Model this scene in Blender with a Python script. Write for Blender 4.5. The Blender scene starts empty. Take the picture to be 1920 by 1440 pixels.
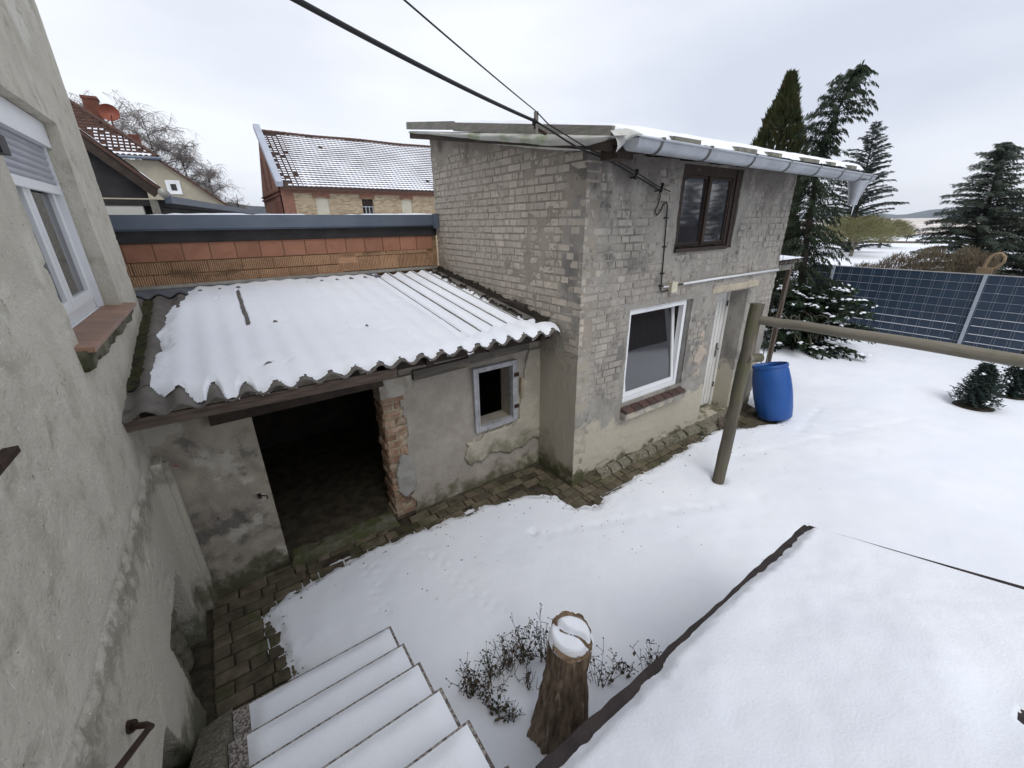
import bpy, math, random
import numpy as np
from mathutils import Vector, Matrix

# ------------------------------------------------------------------ camera, sky, sun, exposure
sc = bpy.context.scene
cam_d = bpy.data.cameras.new("camera")
cam_d.sensor_width = 36.0
cam_d.lens = 771.49 * 36.0 / 1920.0
cam_d.clip_start = 0.03
cam_d.clip_end = 9000
cam = bpy.data.objects.new("camera", cam_d)
sc.collection.objects.link(cam)
_yaw, _pit, _rol = math.radians(34.759), math.radians(21.41), math.radians(-0.761)
_f = Vector((math.sin(_yaw) * math.cos(_pit), math.cos(_yaw) * math.cos(_pit), -math.sin(_pit)))
_r = Vector((math.cos(_yaw), -math.sin(_yaw), 0))
_u = _r.cross(_f)
_r2 = _r * math.cos(_rol) + _u * math.sin(_rol)
_u2 = -_r * math.sin(_rol) + _u * math.cos(_rol)
cam.matrix_world = Matrix(((_r2.x, _u2.x, -_f.x, 0), (_r2.y, _u2.y, -_f.y, 0), (_r2.z, _u2.z, -_f.z, 3.15), (0, 0, 0, 1)))
sc.camera = cam

SUN_EL, SUN_AZ = math.radians(54), math.radians(-156)   # azimuth from +Y towards +X
world = bpy.data.worlds.new("World")
sc.world = world
world.use_nodes = True
wn, wl = world.node_tree.nodes, world.node_tree.links
wn.clear()
w_out = wn.new("ShaderNodeOutputWorld")
w_bg = wn.new("ShaderNodeBackground")
w_bg.inputs["Strength"].default_value = 0.1
w_sky = wn.new("ShaderNodeTexSky")
w_sky.sky_type = 'NISHITA'
w_sky.sun_disc = False
w_sky.sun_elevation = SUN_EL
w_sky.sun_rotation = SUN_AZ
w_tc = wn.new("ShaderNodeTexCoord")
w_map = wn.new("ShaderNodeMapping")
w_map.inputs["Scale"].default_value = (1.0, 1.0, 3.2)
w_n = wn.new("ShaderNodeTexNoise")
w_n.inputs["Scale"].default_value = 1.5
w_n.inputs["Detail"].default_value = 4
w_n.inputs["Roughness"].default_value = 0.45
w_r = wn.new("ShaderNodeValToRGB")
w_r.color_ramp.elements[0].position = 0.33
w_r.color_ramp.elements[0].color = (6.1, 6.5, 7.5, 1)
w_r.color_ramp.elements[1].position = 0.68
w_r.color_ramp.elements[1].color = (8.7, 8.95, 9.5, 1)
w_mix = wn.new("ShaderNodeMix")
w_mix.data_type = 'RGBA'
w_mix.inputs[0].default_value = 0.93
wl.new(w_tc.outputs["Generated"], w_map.inputs["Vector"])
wl.new(w_map.outputs["Vector"], w_n.inputs["Vector"])
wl.new(w_n.outputs["Fac"], w_r.inputs["Fac"])
wl.new(w_sky.outputs["Color"], w_mix.inputs[6])
wl.new(w_r.outputs["Color"], w_mix.inputs[7])
wl.new(w_mix.outputs[2], w_bg.inputs["Color"])
wl.new(w_bg.outputs["Background"], w_out.inputs["Surface"])

sun_d = bpy.data.lights.new("sun", 'SUN')
sun_d.energy = 1.3
sun_d.angle = math.radians(35)
sun_d.color = (1.0, 0.985, 0.965)
sun = bpy.data.objects.new("sun", sun_d)
sc.collection.objects.link(sun)
_sd = Vector((math.sin(SUN_AZ) * math.cos(SUN_EL), math.cos(SUN_AZ) * math.cos(SUN_EL), math.sin(SUN_EL)))
sun.rotation_euler = _sd.to_track_quat('Z', 'Y').to_euler()
sun.location = (-20, -20, 40)

sc.view_settings.view_transform = 'Standard'
sc.view_settings.look = 'None'
sc.view_settings.exposure = 0.28
sc.view_settings.gamma = 1.0
sc.view_settings.use_curve_mapping = False
sc.cycles.max_bounces = 6
sc.cycles.diffuse_bounces = 4
sc.cycles.use_denoising = True

# ------------------------------------------------------------------ helpers
rnd = random.Random(7)
COL = sc.collection
ORG = {}

def _table(seed):
    return np.random.RandomState(seed).rand(256, 256)
_T = {}
def vnoise(x, y, seed=0):
    if seed not in _T: _T[seed] = _table(seed)
    t = _T[seed]
    xi, yi = np.floor(x).astype(int), np.floor(y).astype(int)
    fx, fy = x - xi, y - yi
    fx, fy = fx * fx * (3 - 2 * fx), fy * fy * (3 - 2 * fy)
    a, b = t[yi % 256, xi % 256], t[yi % 256, (xi + 1) % 256]
    c, d = t[(yi + 1) % 256, xi % 256], t[(yi + 1) % 256, (xi + 1) % 256]
    return (a * (1 - fx) + b * fx) * (1 - fy) + (c * (1 - fx) + d * fx) * fy
def fbm(x, y, sc_=1.0, oct_=4, seed=0):
    x, y = np.asarray(x, float), np.asarray(y, float)
    s, a, tot = 0, 0.5, 0
    f = 1.0 / sc_
    for o in range(oct_):
        s = s + a * vnoise(x * f + 17.3 * o, y * f + 5.1 * o, seed + o)
        tot += a; a *= 0.5; f *= 2.03
    return s / tot
def sstep(a, b, x):
    t = np.clip((np.asarray(x, float) - a) / (b - a), 0, 1)
    return t * t * (3 - 2 * t)

class MB:
    def __init__(s): s.v, s.f = [], []
    def add(s, vs, fs):
        o = len(s.v); s.v.extend([tuple(map(float, p)) for p in vs]); s.f.extend([tuple(i + o for i in q) for q in fs]); return s
    def box(s, x0, x1, y0, y1, z0, z1):
        return s.add([(x0,y0,z0),(x1,y0,z0),(x1,y1,z0),(x0,y1,z0),(x0,y0,z1),(x1,y0,z1),(x1,y1,z1),(x0,y1,z1)],
                     [(0,3,2,1),(4,5,6,7),(0,1,5,4),(1,2,6,5),(2,3,7,6),(3,0,4,7)])
    def hexa(s, p):  # 8 points, bottom 4 then top 4
        return s.add(p, [(0,3,2,1),(4,5,6,7),(0,1,5,4),(1,2,6,5),(2,3,7,6),(3,0,4,7)])
    def beam(s, a, b, w, h, up=(0,0,1), jit=0):
        a, b, up = Vector(a), Vector(b), Vector(up)
        d = (b - a).normalized(); r = d.cross(up).normalized(); u = r.cross(d)
        ps = []
        for sz in (-1, 1):
            for (p, sr) in ((a,-1),(b,-1),(b,1),(a,1)):
                j = Vector((rnd.uniform(-jit,jit),)*3) if jit else Vector()
                ps.append(p + r * (sr * w / 2) + u * (sz * h / 2) + j)
        return s.hexa(ps)
    def tube(s, pts, rad, n=8, caps=True):
        pts = [Vector(p) for p in pts]
        m = len(pts)
        if not hasattr(rad, '__len__'): rad = [rad] * m
        o = len(s.v)
        prev = None
        for i, p in enumerate(pts):
            d = (pts[min(i + 1, m - 1)] - pts[max(i - 1, 0)])
            d = d.normalized() if d.length > 1e-9 else Vector((0, 0, 1))
            if prev is None:
                ref = Vector((0, 0, 1)) if abs(d.z) < 0.9 else Vector((1, 0, 0))
                r = d.cross(ref).normalized()
            else:
                r = (prev - d * prev.dot(d)).normalized()
            prev = r
            u = d.cross(r)
            for k in range(n):
                a = 2 * math.pi * k / n
                s.v.append(tuple(p + (r * math.cos(a) + u * math.sin(a)) * rad[i]))
        for i in range(m - 1):
            for k in range(n):
                a, b = o + i * n + k, o + i * n + (k + 1) % n
                s.f.append((a, b, b + n, a + n))
        if caps:
            s.f.append(tuple(o + k for k in range(n))[::-1]); s.f.append(tuple(o + (m - 1) * n + k for k in range(n)))
        return s
    def grid(s, P, keep=None):   # P: (nv, nu, 3)
        P = np.asarray(P, float)
        nv, nu = P.shape[:2]
        o = len(s.v)
        s.v.extend(map(tuple, P.reshape(-1, 3)))
        for j in range(nv - 1):
            for i in range(nu - 1):
                if keep is None or keep[j, i]:
                    a = o + j * nu + i
                    s.f.append((a, a + 1, a + nu + 1, a + nu))
        return s
    def tri(s, a, b, c):
        o = len(s.v); s.v.extend((tuple(a), tuple(b), tuple(c))); s.f.append((o, o + 1, o + 2)); return s
    def clean(s):
        used = sorted({i for q in s.f for i in q}); m = {o: n for n, o in enumerate(used)}
        s.v = [s.v[i] for i in used]; s.f = [tuple(m[i] for i in q) for q in s.f]; return s
    def build(s, name, mat, parent=None, smooth=False, origin=None, auto=None):
        if parent is not None: org = ORG[parent]
        else: org = Vector(origin) if origin is not None else Vector((0, 0, 0))
        me = bpy.data.meshes.new(name)
        me.from_pydata([(p[0] - org.x, p[1] - org.y, p[2] - org.z) for p in s.v], [], s.f)
        me.validate()
        if smooth:
            me.polygons.foreach_set("use_smooth", [True] * len(me.polygons))
            if auto is not None:
                try: me.set_sharp_from_angle(angle=math.radians(auto))
                except Exception: pass
        me.materials.append(mat)
        o = bpy.data.objects.new(name, me)
        COL.objects.link(o)
        if parent is not None: o.parent = parent
        else: o.location = org
        ORG[o] = org
        return o

def tag(o, label=None, cat=None, group=None, kind=None):
    if label: o["label"] = label
    if cat: o["category"] = cat
    if group: o["group"] = group
    if kind: o["kind"] = kind
    return o
def thing(name, loc, label, cat, group=None):
    o = bpy.data.objects.new(name, None)
    o.empty_display_size = 0.2
    o.location = loc
    COL.objects.link(o)
    ORG[o] = Vector(loc)
    return tag(o, label, cat, group)
def piece(name, me, parent, loc, scale=(1, 1, 1), rot=(0, 0, 0)):
    o = bpy.data.objects.new(name, me)
    COL.objects.link(o)
    o.parent = parent
    o.location = Vector(loc) - ORG[parent]
    o.scale = scale
    o.rotation_euler = rot
    ORG[o] = Vector(loc)
    return o
def part_box(name, mat, parent, *b, bev=0.0):
    return MB().box(*b).build(name, mat, parent)

# ------------------------------------------------------------------ materials
def M(name, c1, c2=None, scale=6, rough=0.85, bump=0.25, bscale=70, layers=(), rand=0.0, stretch=(1, 1, 1), metal=0.0, spec=0.25, bdist=0.01, lo=0.35, hi=0.65, bstretch=None, ior=None):
    m = bpy.data.materials.new(name)
    m.use_nodes = True
    nt = m.node_tree; N, L = nt.nodes, nt.links
    bs = N["Principled BSDF"]
    bs.inputs["Roughness"].default_value = rough
    bs.inputs["Metallic"].default_value = metal
    bs.inputs["Specular IOR Level"].default_value = spec
    if ior: bs.inputs["IOR"].default_value = ior
    geo = N.new("ShaderNodeNewGeometry")
    def mapped(st):
        mp = N.new("ShaderNodeMapping"); mp.inputs["Scale"].default_value = st
        L.new(geo.outputs["Position"], mp.inputs["Vector"]); return mp.outputs["Vector"]
    def nz(s, det=6, st=(1, 1, 1), ro=0.6):
        n = N.new("ShaderNodeTexNoise"); n.inputs["Scale"].default_value = s; n.inputs["Detail"].default_value = det
        n.inputs["Roughness"].default_value = ro
        L.new(mapped(st), n.inputs["Vector"]); return n.outputs["Fac"]
    def rng(v, a, b, c=0.0, d=1.0, smooth=True):
        r = N.new("ShaderNodeMapRange"); r.interpolation_type = 'SMOOTHSTEP' if smooth else 'LINEAR'
        for i, x in enumerate((a, b, c, d)): r.inputs[i + 1].default_value = x
        L.new(v, r.inputs[0]); return r.outputs[0]
    def mix(fac, a, b):
        x = N.new("ShaderNodeMix"); x.data_type = 'RGBA'
        if isinstance(fac, float): x.inputs[0].default_value = fac
        else: L.new(fac, x.inputs[0])
        for k, c in ((6, a), (7, b)):
            if isinstance(c, tuple): x.inputs[k].default_value = (*c, 1)
            else: L.new(c, x.inputs[k])
        return x.outputs[2]
    col = c1
    if c2 is not None:
        col = mix(rng(nz(scale, 8, stretch), lo, hi), c1, c2)
    for ly in layers:
        v = nz(ly.get("scale", 2), ly.get("det", 7), ly.get("st", (1, 1, 1)), ly.get("ro", 0.62))
        for ax in ("x", "y", "z"):
            if ax in ly:
                sp = N.new("ShaderNodeSeparateXYZ"); L.new(geo.outputs["Position"], sp.inputs[0])
                a, b = ly[ax]
                amt = ly.get("amt", 0.35)
                z = rng(sp.outputs["XYZ".index(ax.upper())], min(a, b), max(a, b), amt if a < b else -amt, -amt if a < b else amt, False)
                ad = N.new("ShaderNodeMath"); ad.operation = 'ADD'; L.new(v, ad.inputs[0]); L.new(z, ad.inputs[1]); v = ad.outputs[0]
        fac = rng(v, ly.get("lo", 0.55), ly.get("hi", 0.65), 0.0, ly.get("max", 1.0))
        col = mix(fac, col, ly["c"])
    if rand:
        oi = N.new("ShaderNodeObjectInfo")
        hs = N.new("ShaderNodeHueSaturation")
        hs.inputs["Value"].default_value = 1
        L.new(rng(oi.outputs["Random"], 0, 1, 1 - rand, 1 + rand, False), hs.inputs["Value"])
        if isinstance(col, tuple): hs.inputs["Color"].default_value = (*col, 1)
        else: L.new(col, hs.inputs["Color"])
        col = hs.outputs["Color"]
    if isinstance(col, tuple): bs.inputs["Base Color"].default_value = (*col, 1)
    else: L.new(col, bs.inputs["Base Color"])
    if bump:
        b = N.new("ShaderNodeBump"); b.inputs["Strength"].default_value = bump; b.inputs["Distance"].default_value = bdist
        L.new(nz(bscale, 5, bstretch or (1, 1, 1)), b.inputs["Height"]); L.new(b.outputs["Normal"], bs.inputs["Normal"])
    return m

GREEN = (0.075, 0.08, 0.035)
m_snow = M("snow", (0.80, 0.825, 0.88), (0.84, 0.86, 0.9), scale=1.2, rough=0.6, bump=0.5, bscale=75, bdist=0.006, spec=0.2)
m_snow.node_tree.nodes["Principled BSDF"].inputs["Subsurface Weight"].default_value = 0.0
m_soil = M("soil", (0.035, 0.028, 0.02), (0.075, 0.062, 0.042), scale=9, bump=0.8, bscale=40, bdist=0.02, layers=[dict(c=(0.05, 0.06, 0.02), scale=5, lo=0.55, hi=0.68, max=0.7)])
m_paver = M("paver", (0.078, 0.066, 0.044), (0.14, 0.115, 0.08), scale=7, rough=0.7, bump=0.5, bscale=90, rand=0.25,
            layers=[dict(c=(0.06, 0.068, 0.026), scale=4, lo=0.5, hi=0.66, max=0.7), dict(c=(0.03, 0.026, 0.018), scale=9, lo=0.58, hi=0.72, max=0.6)])
m_house = M("house_render", (0.58, 0.54, 0.455), (0.48, 0.45, 0.375), scale=2.2, bump=0.9, bscale=48, bdist=0.014, lo=0.3, hi=0.7,
            layers=[dict(c=(0.66, 0.635, 0.56), scale=1.6, lo=0.5, hi=0.7, max=0.8),
                    dict(c=(0.34, 0.315, 0.25), scale=5, lo=0.54, hi=0.7, max=0.7),
                    dict(c=(0.38, 0.355, 0.275), scale=2.6, st=(1, 1, .5), lo=0.55, hi=0.66, max=0.55),
                    dict(c=(0.24, 0.215, 0.165), scale=12, z=(1.38, 1.64), amt=0.3, lo=0.48, hi=0.72, max=0.8),
                    dict(c=(0.5, 0.465, 0.385), scale=10, z=(1.18, 1.56), amt=0.3, lo=0.4, hi=0.7, max=0.97),
                    dict(c=(0.75, 0.73, 0.66), scale=42, lo=0.66, hi=0.71, det=3, max=0.8),
                    dict(c=(0.11, 0.1, 0.075), scale=30, lo=0.68, hi=0.73, det=3, max=0.85),
                    dict(c=GREEN, scale=2.5, z=(0.15, 0.9), amt=0.28, lo=0.6, hi=0.78, max=0.8)])
m_found = M("foundation_stone", (0.12, 0.11, 0.075), (0.2, 0.18, 0.13), scale=5, bump=0.9, bscale=20, bdist=0.03, layers=[dict(c=(0.05, 0.055, 0.025), scale=3, lo=0.45, hi=0.62), dict(c=(0.03, 0.025, 0.02), scale=6, lo=0.58, hi=0.68)])
m_plaster = M("shed_plaster", (0.36, 0.32, 0.26), (0.27, 0.24, 0.2), scale=3, bump=0.6, bscale=45, bdist=0.012,
              layers=[dict(c=(0.13, 0.122, 0.11), scale=2.3, lo=0.52, hi=0.60, max=0.8), dict(c=(0.45, 0.425, 0.37), scale=2.8, lo=0.56, hi=0.63, max=0.8),
                      dict(c=(0.33, 0.27, 0.2), scale=6, lo=0.6, hi=0.7, max=0.6),
                      dict(c=(0.33, 0.1, 0.05), scale=7, st=(.6, 1, 1.6), lo=0.715, hi=0.73, max=0.9),
                      dict(c=(0.035, 0.03, 0.025), scale=11, lo=0.69, hi=0.73, max=0.85),
                      dict(c=(0.075, 0.073, 0.036), scale=7, z=(0.02, 0.55), amt=0.32, lo=0.48, hi=0.75, max=0.88)])
m_dash = M("roughcast_plaster", (0.41, 0.37, 0.32), (0.34, 0.305, 0.26), scale=5, bump=0.8, bscale=120, bdist=0.014,
           layers=[dict(c=(0.17, 0.15, 0.125), scale=120, lo=0.6, hi=0.7, det=2), dict(c=(0.36, 0.33, 0.28), scale=3, lo=0.6, hi=0.7, max=0.6),
                   dict(c=(0.42, 0.39, 0.31), scale=2.6, x=(3.2, 1.9), amt=0.22, lo=0.56, hi=0.64, max=0.9),
                   dict(c=(0.085, 0.08, 0.04), scale=7, z=(0.02, 0.55), amt=0.3, lo=0.5, hi=0.82, max=0.85)])
m_dark_in = M("shade_toned_interior", (0.034, 0.027, 0.022), (0.058, 0.047, 0.038), scale=4, bump=0.5, bscale=30)  # near-black base colour puts the interior's shade into the surfaces
m_left_mortar = M("side_mortar", (0.35, 0.31, 0.26), (0.275, 0.24, 0.2), scale=3.5, bump=0.5, bscale=90, bdist=0.008,
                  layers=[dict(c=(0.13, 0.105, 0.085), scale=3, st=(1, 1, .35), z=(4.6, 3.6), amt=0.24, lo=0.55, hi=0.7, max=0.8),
                          dict(c=(0.33, 0.285, 0.23), scale=5, lo=0.58, hi=0.7, max=0.6),
                          dict(c=(0.1, 0.1, 0.05), scale=3, y=(6.9, 5.9), amt=0.22, lo=0.6, hi=0.75, max=0.6),
                          dict(c=(0.36, 0.325, 0.265), scale=3, z=(1.5, 1.9), amt=0.35, lo=0.5, hi=0.6, max=0.85),
                          dict(c=(0.2, 0.18, 0.14), scale=2.2, z=(0.4, 1.2), amt=0.15, lo=0.58, hi=0.75, max=0.8),
                          dict(c=(0.055, 0.06, 0.02), scale=4, z=(0.0, 0.6), amt=0.3, lo=0.5, hi=0.7, max=0.9)])
m_left_brick = M("side_brick", (0.51, 0.455, 0.39), (0.42, 0.375, 0.315), scale=9, bump=0.6, bscale=90, bdist=0.008, rand=0.14,
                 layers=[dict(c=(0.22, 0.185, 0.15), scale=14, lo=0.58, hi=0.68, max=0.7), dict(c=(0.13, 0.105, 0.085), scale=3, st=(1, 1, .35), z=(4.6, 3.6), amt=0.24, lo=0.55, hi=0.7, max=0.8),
                         dict(c=(0.1, 0.1, 0.05), scale=3, y=(6.9, 5.9), amt=0.22, lo=0.6, hi=0.75, max=0.6)])
m_front_mortar = M("front_mortar", (0.33, 0.31, 0.275), (0.25, 0.235, 0.21), scale=3, bump=0.6, bscale=80, bdist=0.008, stretch=(1, 1, .55),
                   layers=[dict(c=(0.14, 0.13, 0.122), scale=2.2, st=(1, 1, .5), lo=0.5, hi=0.66, max=0.75), dict(c=(0.1, 0.095, 0.09), scale=11, st=(1, 1, .7), lo=0.58, hi=0.68, max=0.7),
                           dict(c=(0.36, 0.345, 0.32), scale=3.1, lo=0.57, hi=0.67, max=0.6),
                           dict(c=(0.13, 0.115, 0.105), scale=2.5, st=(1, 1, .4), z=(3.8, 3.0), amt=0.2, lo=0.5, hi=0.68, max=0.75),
                           dict(c=(0.46, 0.29, 0.2), scale=3.3, x=(5.9, 5.4), amt=0.1, lo=0.7, hi=0.72, max=0.0),
                           dict(c=(0.43, 0.39, 0.31), scale=4, z=(0.3, 1.35), amt=0.4, lo=0.5, hi=0.6, max=0.95),
                           dict(c=(0.3, 0.27, 0.22), scale=5, lo=0.62, hi=0.7, max=0.5),
                           dict(c=(0.075, 0.07, 0.035), scale=5, z=(0.0, 0.4), amt=0.32, lo=0.55, hi=0.72, max=0.85)])
m_front_brick = M("front_brick", (0.39, 0.36, 0.315), (0.3, 0.275, 0.24), scale=10, bump=0.7, bscale=90, bdist=0.008, rand=0.14,
                  layers=[dict(c=(0.1, 0.095, 0.09), scale=5, st=(1, 1, .7), lo=0.5, hi=0.68, max=0.8),
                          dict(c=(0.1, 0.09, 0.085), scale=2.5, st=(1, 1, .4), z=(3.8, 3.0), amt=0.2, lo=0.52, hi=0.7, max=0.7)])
m_oldbrick = M("old_red_brick", (0.25, 0.14, 0.095), (0.34, 0.225, 0.15), scale=9, bump=0.6, bscale=70, rand=0.25,
               layers=[dict(c=(0.42, 0.36, 0.27), scale=8, lo=0.48, hi=0.62, max=0.85), dict(c=(0.1, 0.06, 0.045), scale=6, lo=0.56, hi=0.7, max=0.8)])
m_limemortar = M("lime_mortar", (0.42, 0.36, 0.25), (0.28, 0.23, 0.16), scale=10, bump=0.6, bscale=60)
m_block = M("clay_block", (0.34, 0.165, 0.105), (0.29, 0.14, 0.09), scale=4, bump=0.2, bscale=80, rand=0.12, layers=[dict(c=(0.25, 0.11, 0.07), scale=7, lo=0.55, hi=0.7, max=0.5)])
m_block_low = M("clay_block_fluted", (0.5, 0.31, 0.185), (0.42, 0.25, 0.15), scale=5, bump=0.25, bscale=80, rand=0.15, layers=[dict(c=(0.17, 0.12, 0.07), scale=3.2, st=(.7, 1, 1.4), lo=0.54, hi=0.68, max=0.8)])
m_bmortar = M("block_mortar", (0.33, 0.21, 0.11), (0.24, 0.15, 0.085), scale=12, bump=0.6, bscale=60)
m_felt = M("black_felt", (0.028, 0.027, 0.028), (0.045, 0.042, 0.042), scale=3, rough=0.8, bump=0.3, bscale=120)
m_coping = M("coping_metal", (0.1, 0.125, 0.165), (0.125, 0.15, 0.19), scale=2, rough=0.45, bump=0.05, bscale=30, metal=0.25, spec=0.5)
m_lead = M("lead_flashing", (0.12, 0.135, 0.17), (0.16, 0.175, 0.2), scale=5, rough=0.5, bump=0.3, bscale=20, metal=0.2, spec=0.4)
m_alu = M("aluminium_strip", (0.38, 0.37, 0.34), (0.28, 0.27, 0.24), scale=8, rough=0.5, bump=0.1, metal=0.4)
m_corr = M("fibre_cement", (0.16, 0.145, 0.13), (0.115, 0.105, 0.095), scale=5, bump=0.35, bscale=90, layers=[dict(c=(0.055, 0.052, 0.045), scale=6, lo=0.55, hi=0.7, max=0.7), dict(c=(0.22, 0.21, 0.18), scale=14, lo=0.66, hi=0.72, max=0.6)])
m_moss = M("moss", (0.034, 0.036, 0.012), (0.062, 0.06, 0.022), scale=20, bump=1.0, bscale=80, bdist=0.02, layers=[dict(c=(0.025, 0.022, 0.012), scale=9, lo=0.5, hi=0.6)])
m_oldwood = M("weathered_board", (0.13, 0.1, 0.08), (0.075, 0.056, 0.045), scale=4, stretch=(1, 14, 14), bump=0.4, bscale=20, bstretch=(1, 12, 12))
m_greywood = M("grey_barge_board", (0.27, 0.255, 0.23), (0.19, 0.18, 0.16), scale=5, stretch=(12, 1, 12), bump=0.4, bscale=20, bstretch=(12, 1, 12), layers=[dict(c=(0.14, 0.17, 0.12), scale=3, lo=0.5, hi=0.66, max=0.8)])
m_darkwood = M("dark_timber", (0.035, 0.027, 0.022), (0.06, 0.045, 0.035), scale=5, bump=0.4, bscale=30)
m_brownframe = M("brown_window_wood", (0.05, 0.034, 0.026), (0.034, 0.025, 0.02), scale=7, rough=0.6, bump=0.4, bscale=40, stretch=(6, 6, 1), layers=[dict(c=(0.19, 0.14, 0.1), scale=8, lo=0.62, hi=0.7, max=0.7)])
m_tarp = M("tarpaulin", (0.55, 0.54, 0.52), (0.46, 0.46, 0.42), scale=3, rough=0.6, bump=0.3, bscale=14, layers=[dict(c=(0.25, 0.3, 0.17), scale=3.4, st=(1, .5, 1), lo=0.52, hi=0.64, max=0.8)])
m_zinc = M("zinc_gutter", (0.43, 0.455, 0.49), (0.35, 0.37, 0.4), scale=3, rough=0.42, bump=0.05, bscale=40, metal=0.35, spec=0.5, layers=[dict(c=(0.24, 0.26, 0.29), scale=5, st=(1, 1, 1), lo=0.6, hi=0.72, max=0.5)])
m_bracket = M("gutter_bracket", (0.11, 0.11, 0.105), (0.17, 0.165, 0.15), scale=15, rough=0.6, bump=0.1, metal=0.3)
m_pvc = M("white_pvc", (0.76, 0.77, 0.78), (0.7, 0.71, 0.72), scale=2, rough=0.35, bump=0.0, spec=0.5)
m_door = M("white_door_paint", (0.68, 0.67, 0.64), (0.56, 0.55, 0.51), scale=3, rough=0.5, bump=0.1, stretch=(4, 4, 1), layers=[dict(c=(0.4, 0.36, 0.28), scale=5, z=(0.0, 0.6), amt=0.2, lo=0.6, hi=0.75, max=0.5)])
m_shutter = M("shutter_slat", (0.36, 0.37, 0.4), (0.32, 0.33, 0.36), scale=3, rough=0.45, bump=0.0)
m_glass = M("window_glass", (0.018, 0.019, 0.021), rough=0.03, bump=0.0, spec=0.5, ior=2.0)
m_dirtyglass = M("dusty_glass", (0.022, 0.024, 0.028), (0.035, 0.037, 0.042), scale=5, rough=0.05, bump=0.0, bscale=8, spec=0.5, ior=2.3, layers=[dict(c=(0.09, 0.1, 0.115), scale=16, z=(2.75, 3.35), amt=0.16, lo=0.6, hi=0.8, max=0.25)])
m_curtain = M("dark_curtain", (0.1, 0.1, 0.11), (0.14, 0.14, 0.15), scale=4, bump=0.0)
m_sillbrick = M("clinker_sill", (0.06, 0.036, 0.03), (0.09, 0.048, 0.038), scale=8, rough=0.45, bump=0.2, rand=0.2, spec=0.4)
m_silltile = M("clay_sill_tile", (0.27, 0.15, 0.095), (0.2, 0.115, 0.08), scale=5, rough=0.5, bump=0.15, rand=0.15, spec=0.4)
m_cable = M("black_cable", (0.02, 0.02, 0.021), rough=0.5, bump=0.0)
m_boxplastic = M("cream_plastic", (0.6, 0.56, 0.43), (0.52, 0.48, 0.37), scale=10, rough=0.5, bump=0.0)
m_rust = M("rusty_iron", (0.028, 0.018, 0.015), (0.055, 0.03, 0.022), scale=25, rough=0.7, bump=0.4, bscale=150, metal=0.2)
m_steel = M("dull_steel", (0.3, 0.29, 0.28), (0.2, 0.19, 0.18), scale=20, rough=0.4, metal=0.7, bump=0.0)
m_post = M("mossy_post_wood", (0.15, 0.132, 0.103), (0.09, 0.08, 0.064), scale=8, stretch=(1, 1, .1), bump=0.9, bscale=42, bstretch=(1, 1, .06),
           layers=[dict(c=(0.105, 0.11, 0.055), scale=3, lo=0.45, hi=0.65, max=0.7), dict(c=(0.28, 0.255, 0.2), scale=6, st=(1, 1, .2), lo=0.58, hi=0.7, max=0.7)])
m_rail = M("mossy_rail_wood", (0.22, 0.2, 0.162), (0.15, 0.137, 0.11), scale=8, stretch=(1, .1, 1), bump=0.9, bscale=42, bstretch=(1, .06, 1), layers=[dict(c=(0.14, 0.14, 0.08), scale=3, lo=0.48, hi=0.64, max=0.75)])
m_endgrain = M("cut_end_grain", (0.14, 0.075, 0.04), (0.22, 0.13, 0.07), scale=18, bump=0.5, bscale=50)
m_barrel = M("blue_plastic", (0.010, 0.066, 0.25), (0.012, 0.076, 0.28), scale=2, rough=0.42, bump=0.05, bscale=25, spec=0.4, layers=[dict(c=(0.03, 0.05, 0.12), scale=7, lo=0.6, hi=0.66, max=0.5), dict(c=(0.16, 0.16, 0.15), scale=9, z=(0.0, 0.35), amt=.2, lo=0.6, hi=0.8, max=0.5)])
m_granite = M("terrazzo_step", (0.34, 0.31, 0.28), (0.1, 0.085, 0.075), scale=70, bump=0.5, bscale=120, lo=0.45, hi=0.55)
m_concrete = M("pebble_concrete", (0.24, 0.22, 0.17), (0.12, 0.11, 0.08), scale=35, bump=1.0, bscale=50, bdist=0.02, layers=[dict(c=(0.42, 0.4, 0.33), scale=60, lo=0.62, hi=0.68, det=2), dict(c=(0.08, 0.085, 0.04), scale=4, lo=0.55, hi=0.7, max=0.6)])
m_bark = M("stump_bark", (0.36, 0.275, 0.2), (0.18, 0.135, 0.1), scale=11, stretch=(2.2, 2.2, .22), bump=0.9, bscale=26, bstretch=(2, 2, .16), bdist=0.03, layers=[dict(c=(0.5, 0.42, 0.33), scale=14, st=(2, 2, .2), lo=0.56, hi=0.68, max=0.8)])
m_cutwood = M("stump_cut_wood", (0.23, 0.16, 0.1), (0.13, 0.085, 0.055), scale=20, bump=0.4, bscale=60)
m_drystem = M("dry_stems", (0.07, 0.054, 0.036), (0.12, 0.092, 0.06), scale=20, bump=0.0, layers=[dict(c=(0.04, 0.045, 0.02), scale=12, lo=0.5, hi=0.6)])
m_edge = M("roof_edge_felt", (0.028, 0.022, 0.021), (0.045, 0.034, 0.032), scale=7, rough=0.7, bump=0.6, bscale=50, bdist=0.01)
m_strip = M("blue_privacy_strip", (0.02, 0.036, 0.062), (0.026, 0.045, 0.074), scale=1.2, rough=0.4, bump=0.0, spec=0.4)
m_galv = M("galvanised_wire", (0.27, 0.3, 0.35), (0.22, 0.25, 0.3), scale=6, rough=0.45, bump=0.0, metal=0.3)
m_tan = M("tan_wood_loop", (0.3, 0.22, 0.13), (0.22, 0.16, 0.1), scale=8, bump=0.2)
def FOL(name, c1, c2, c3=None, rough=0.75):
    return M(name, c1, c2, scale=2.2, rough=rough, bump=0.0, spec=0.15, layers=[dict(c=c3 or c1, scale=7, lo=0.52, hi=0.64, max=0.8)])
m_thuja = FOL("thuja_leaf", (0.03, 0.042, 0.016), (0.055, 0.062, 0.022), (0.07, 0.05, 0.02))
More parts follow.
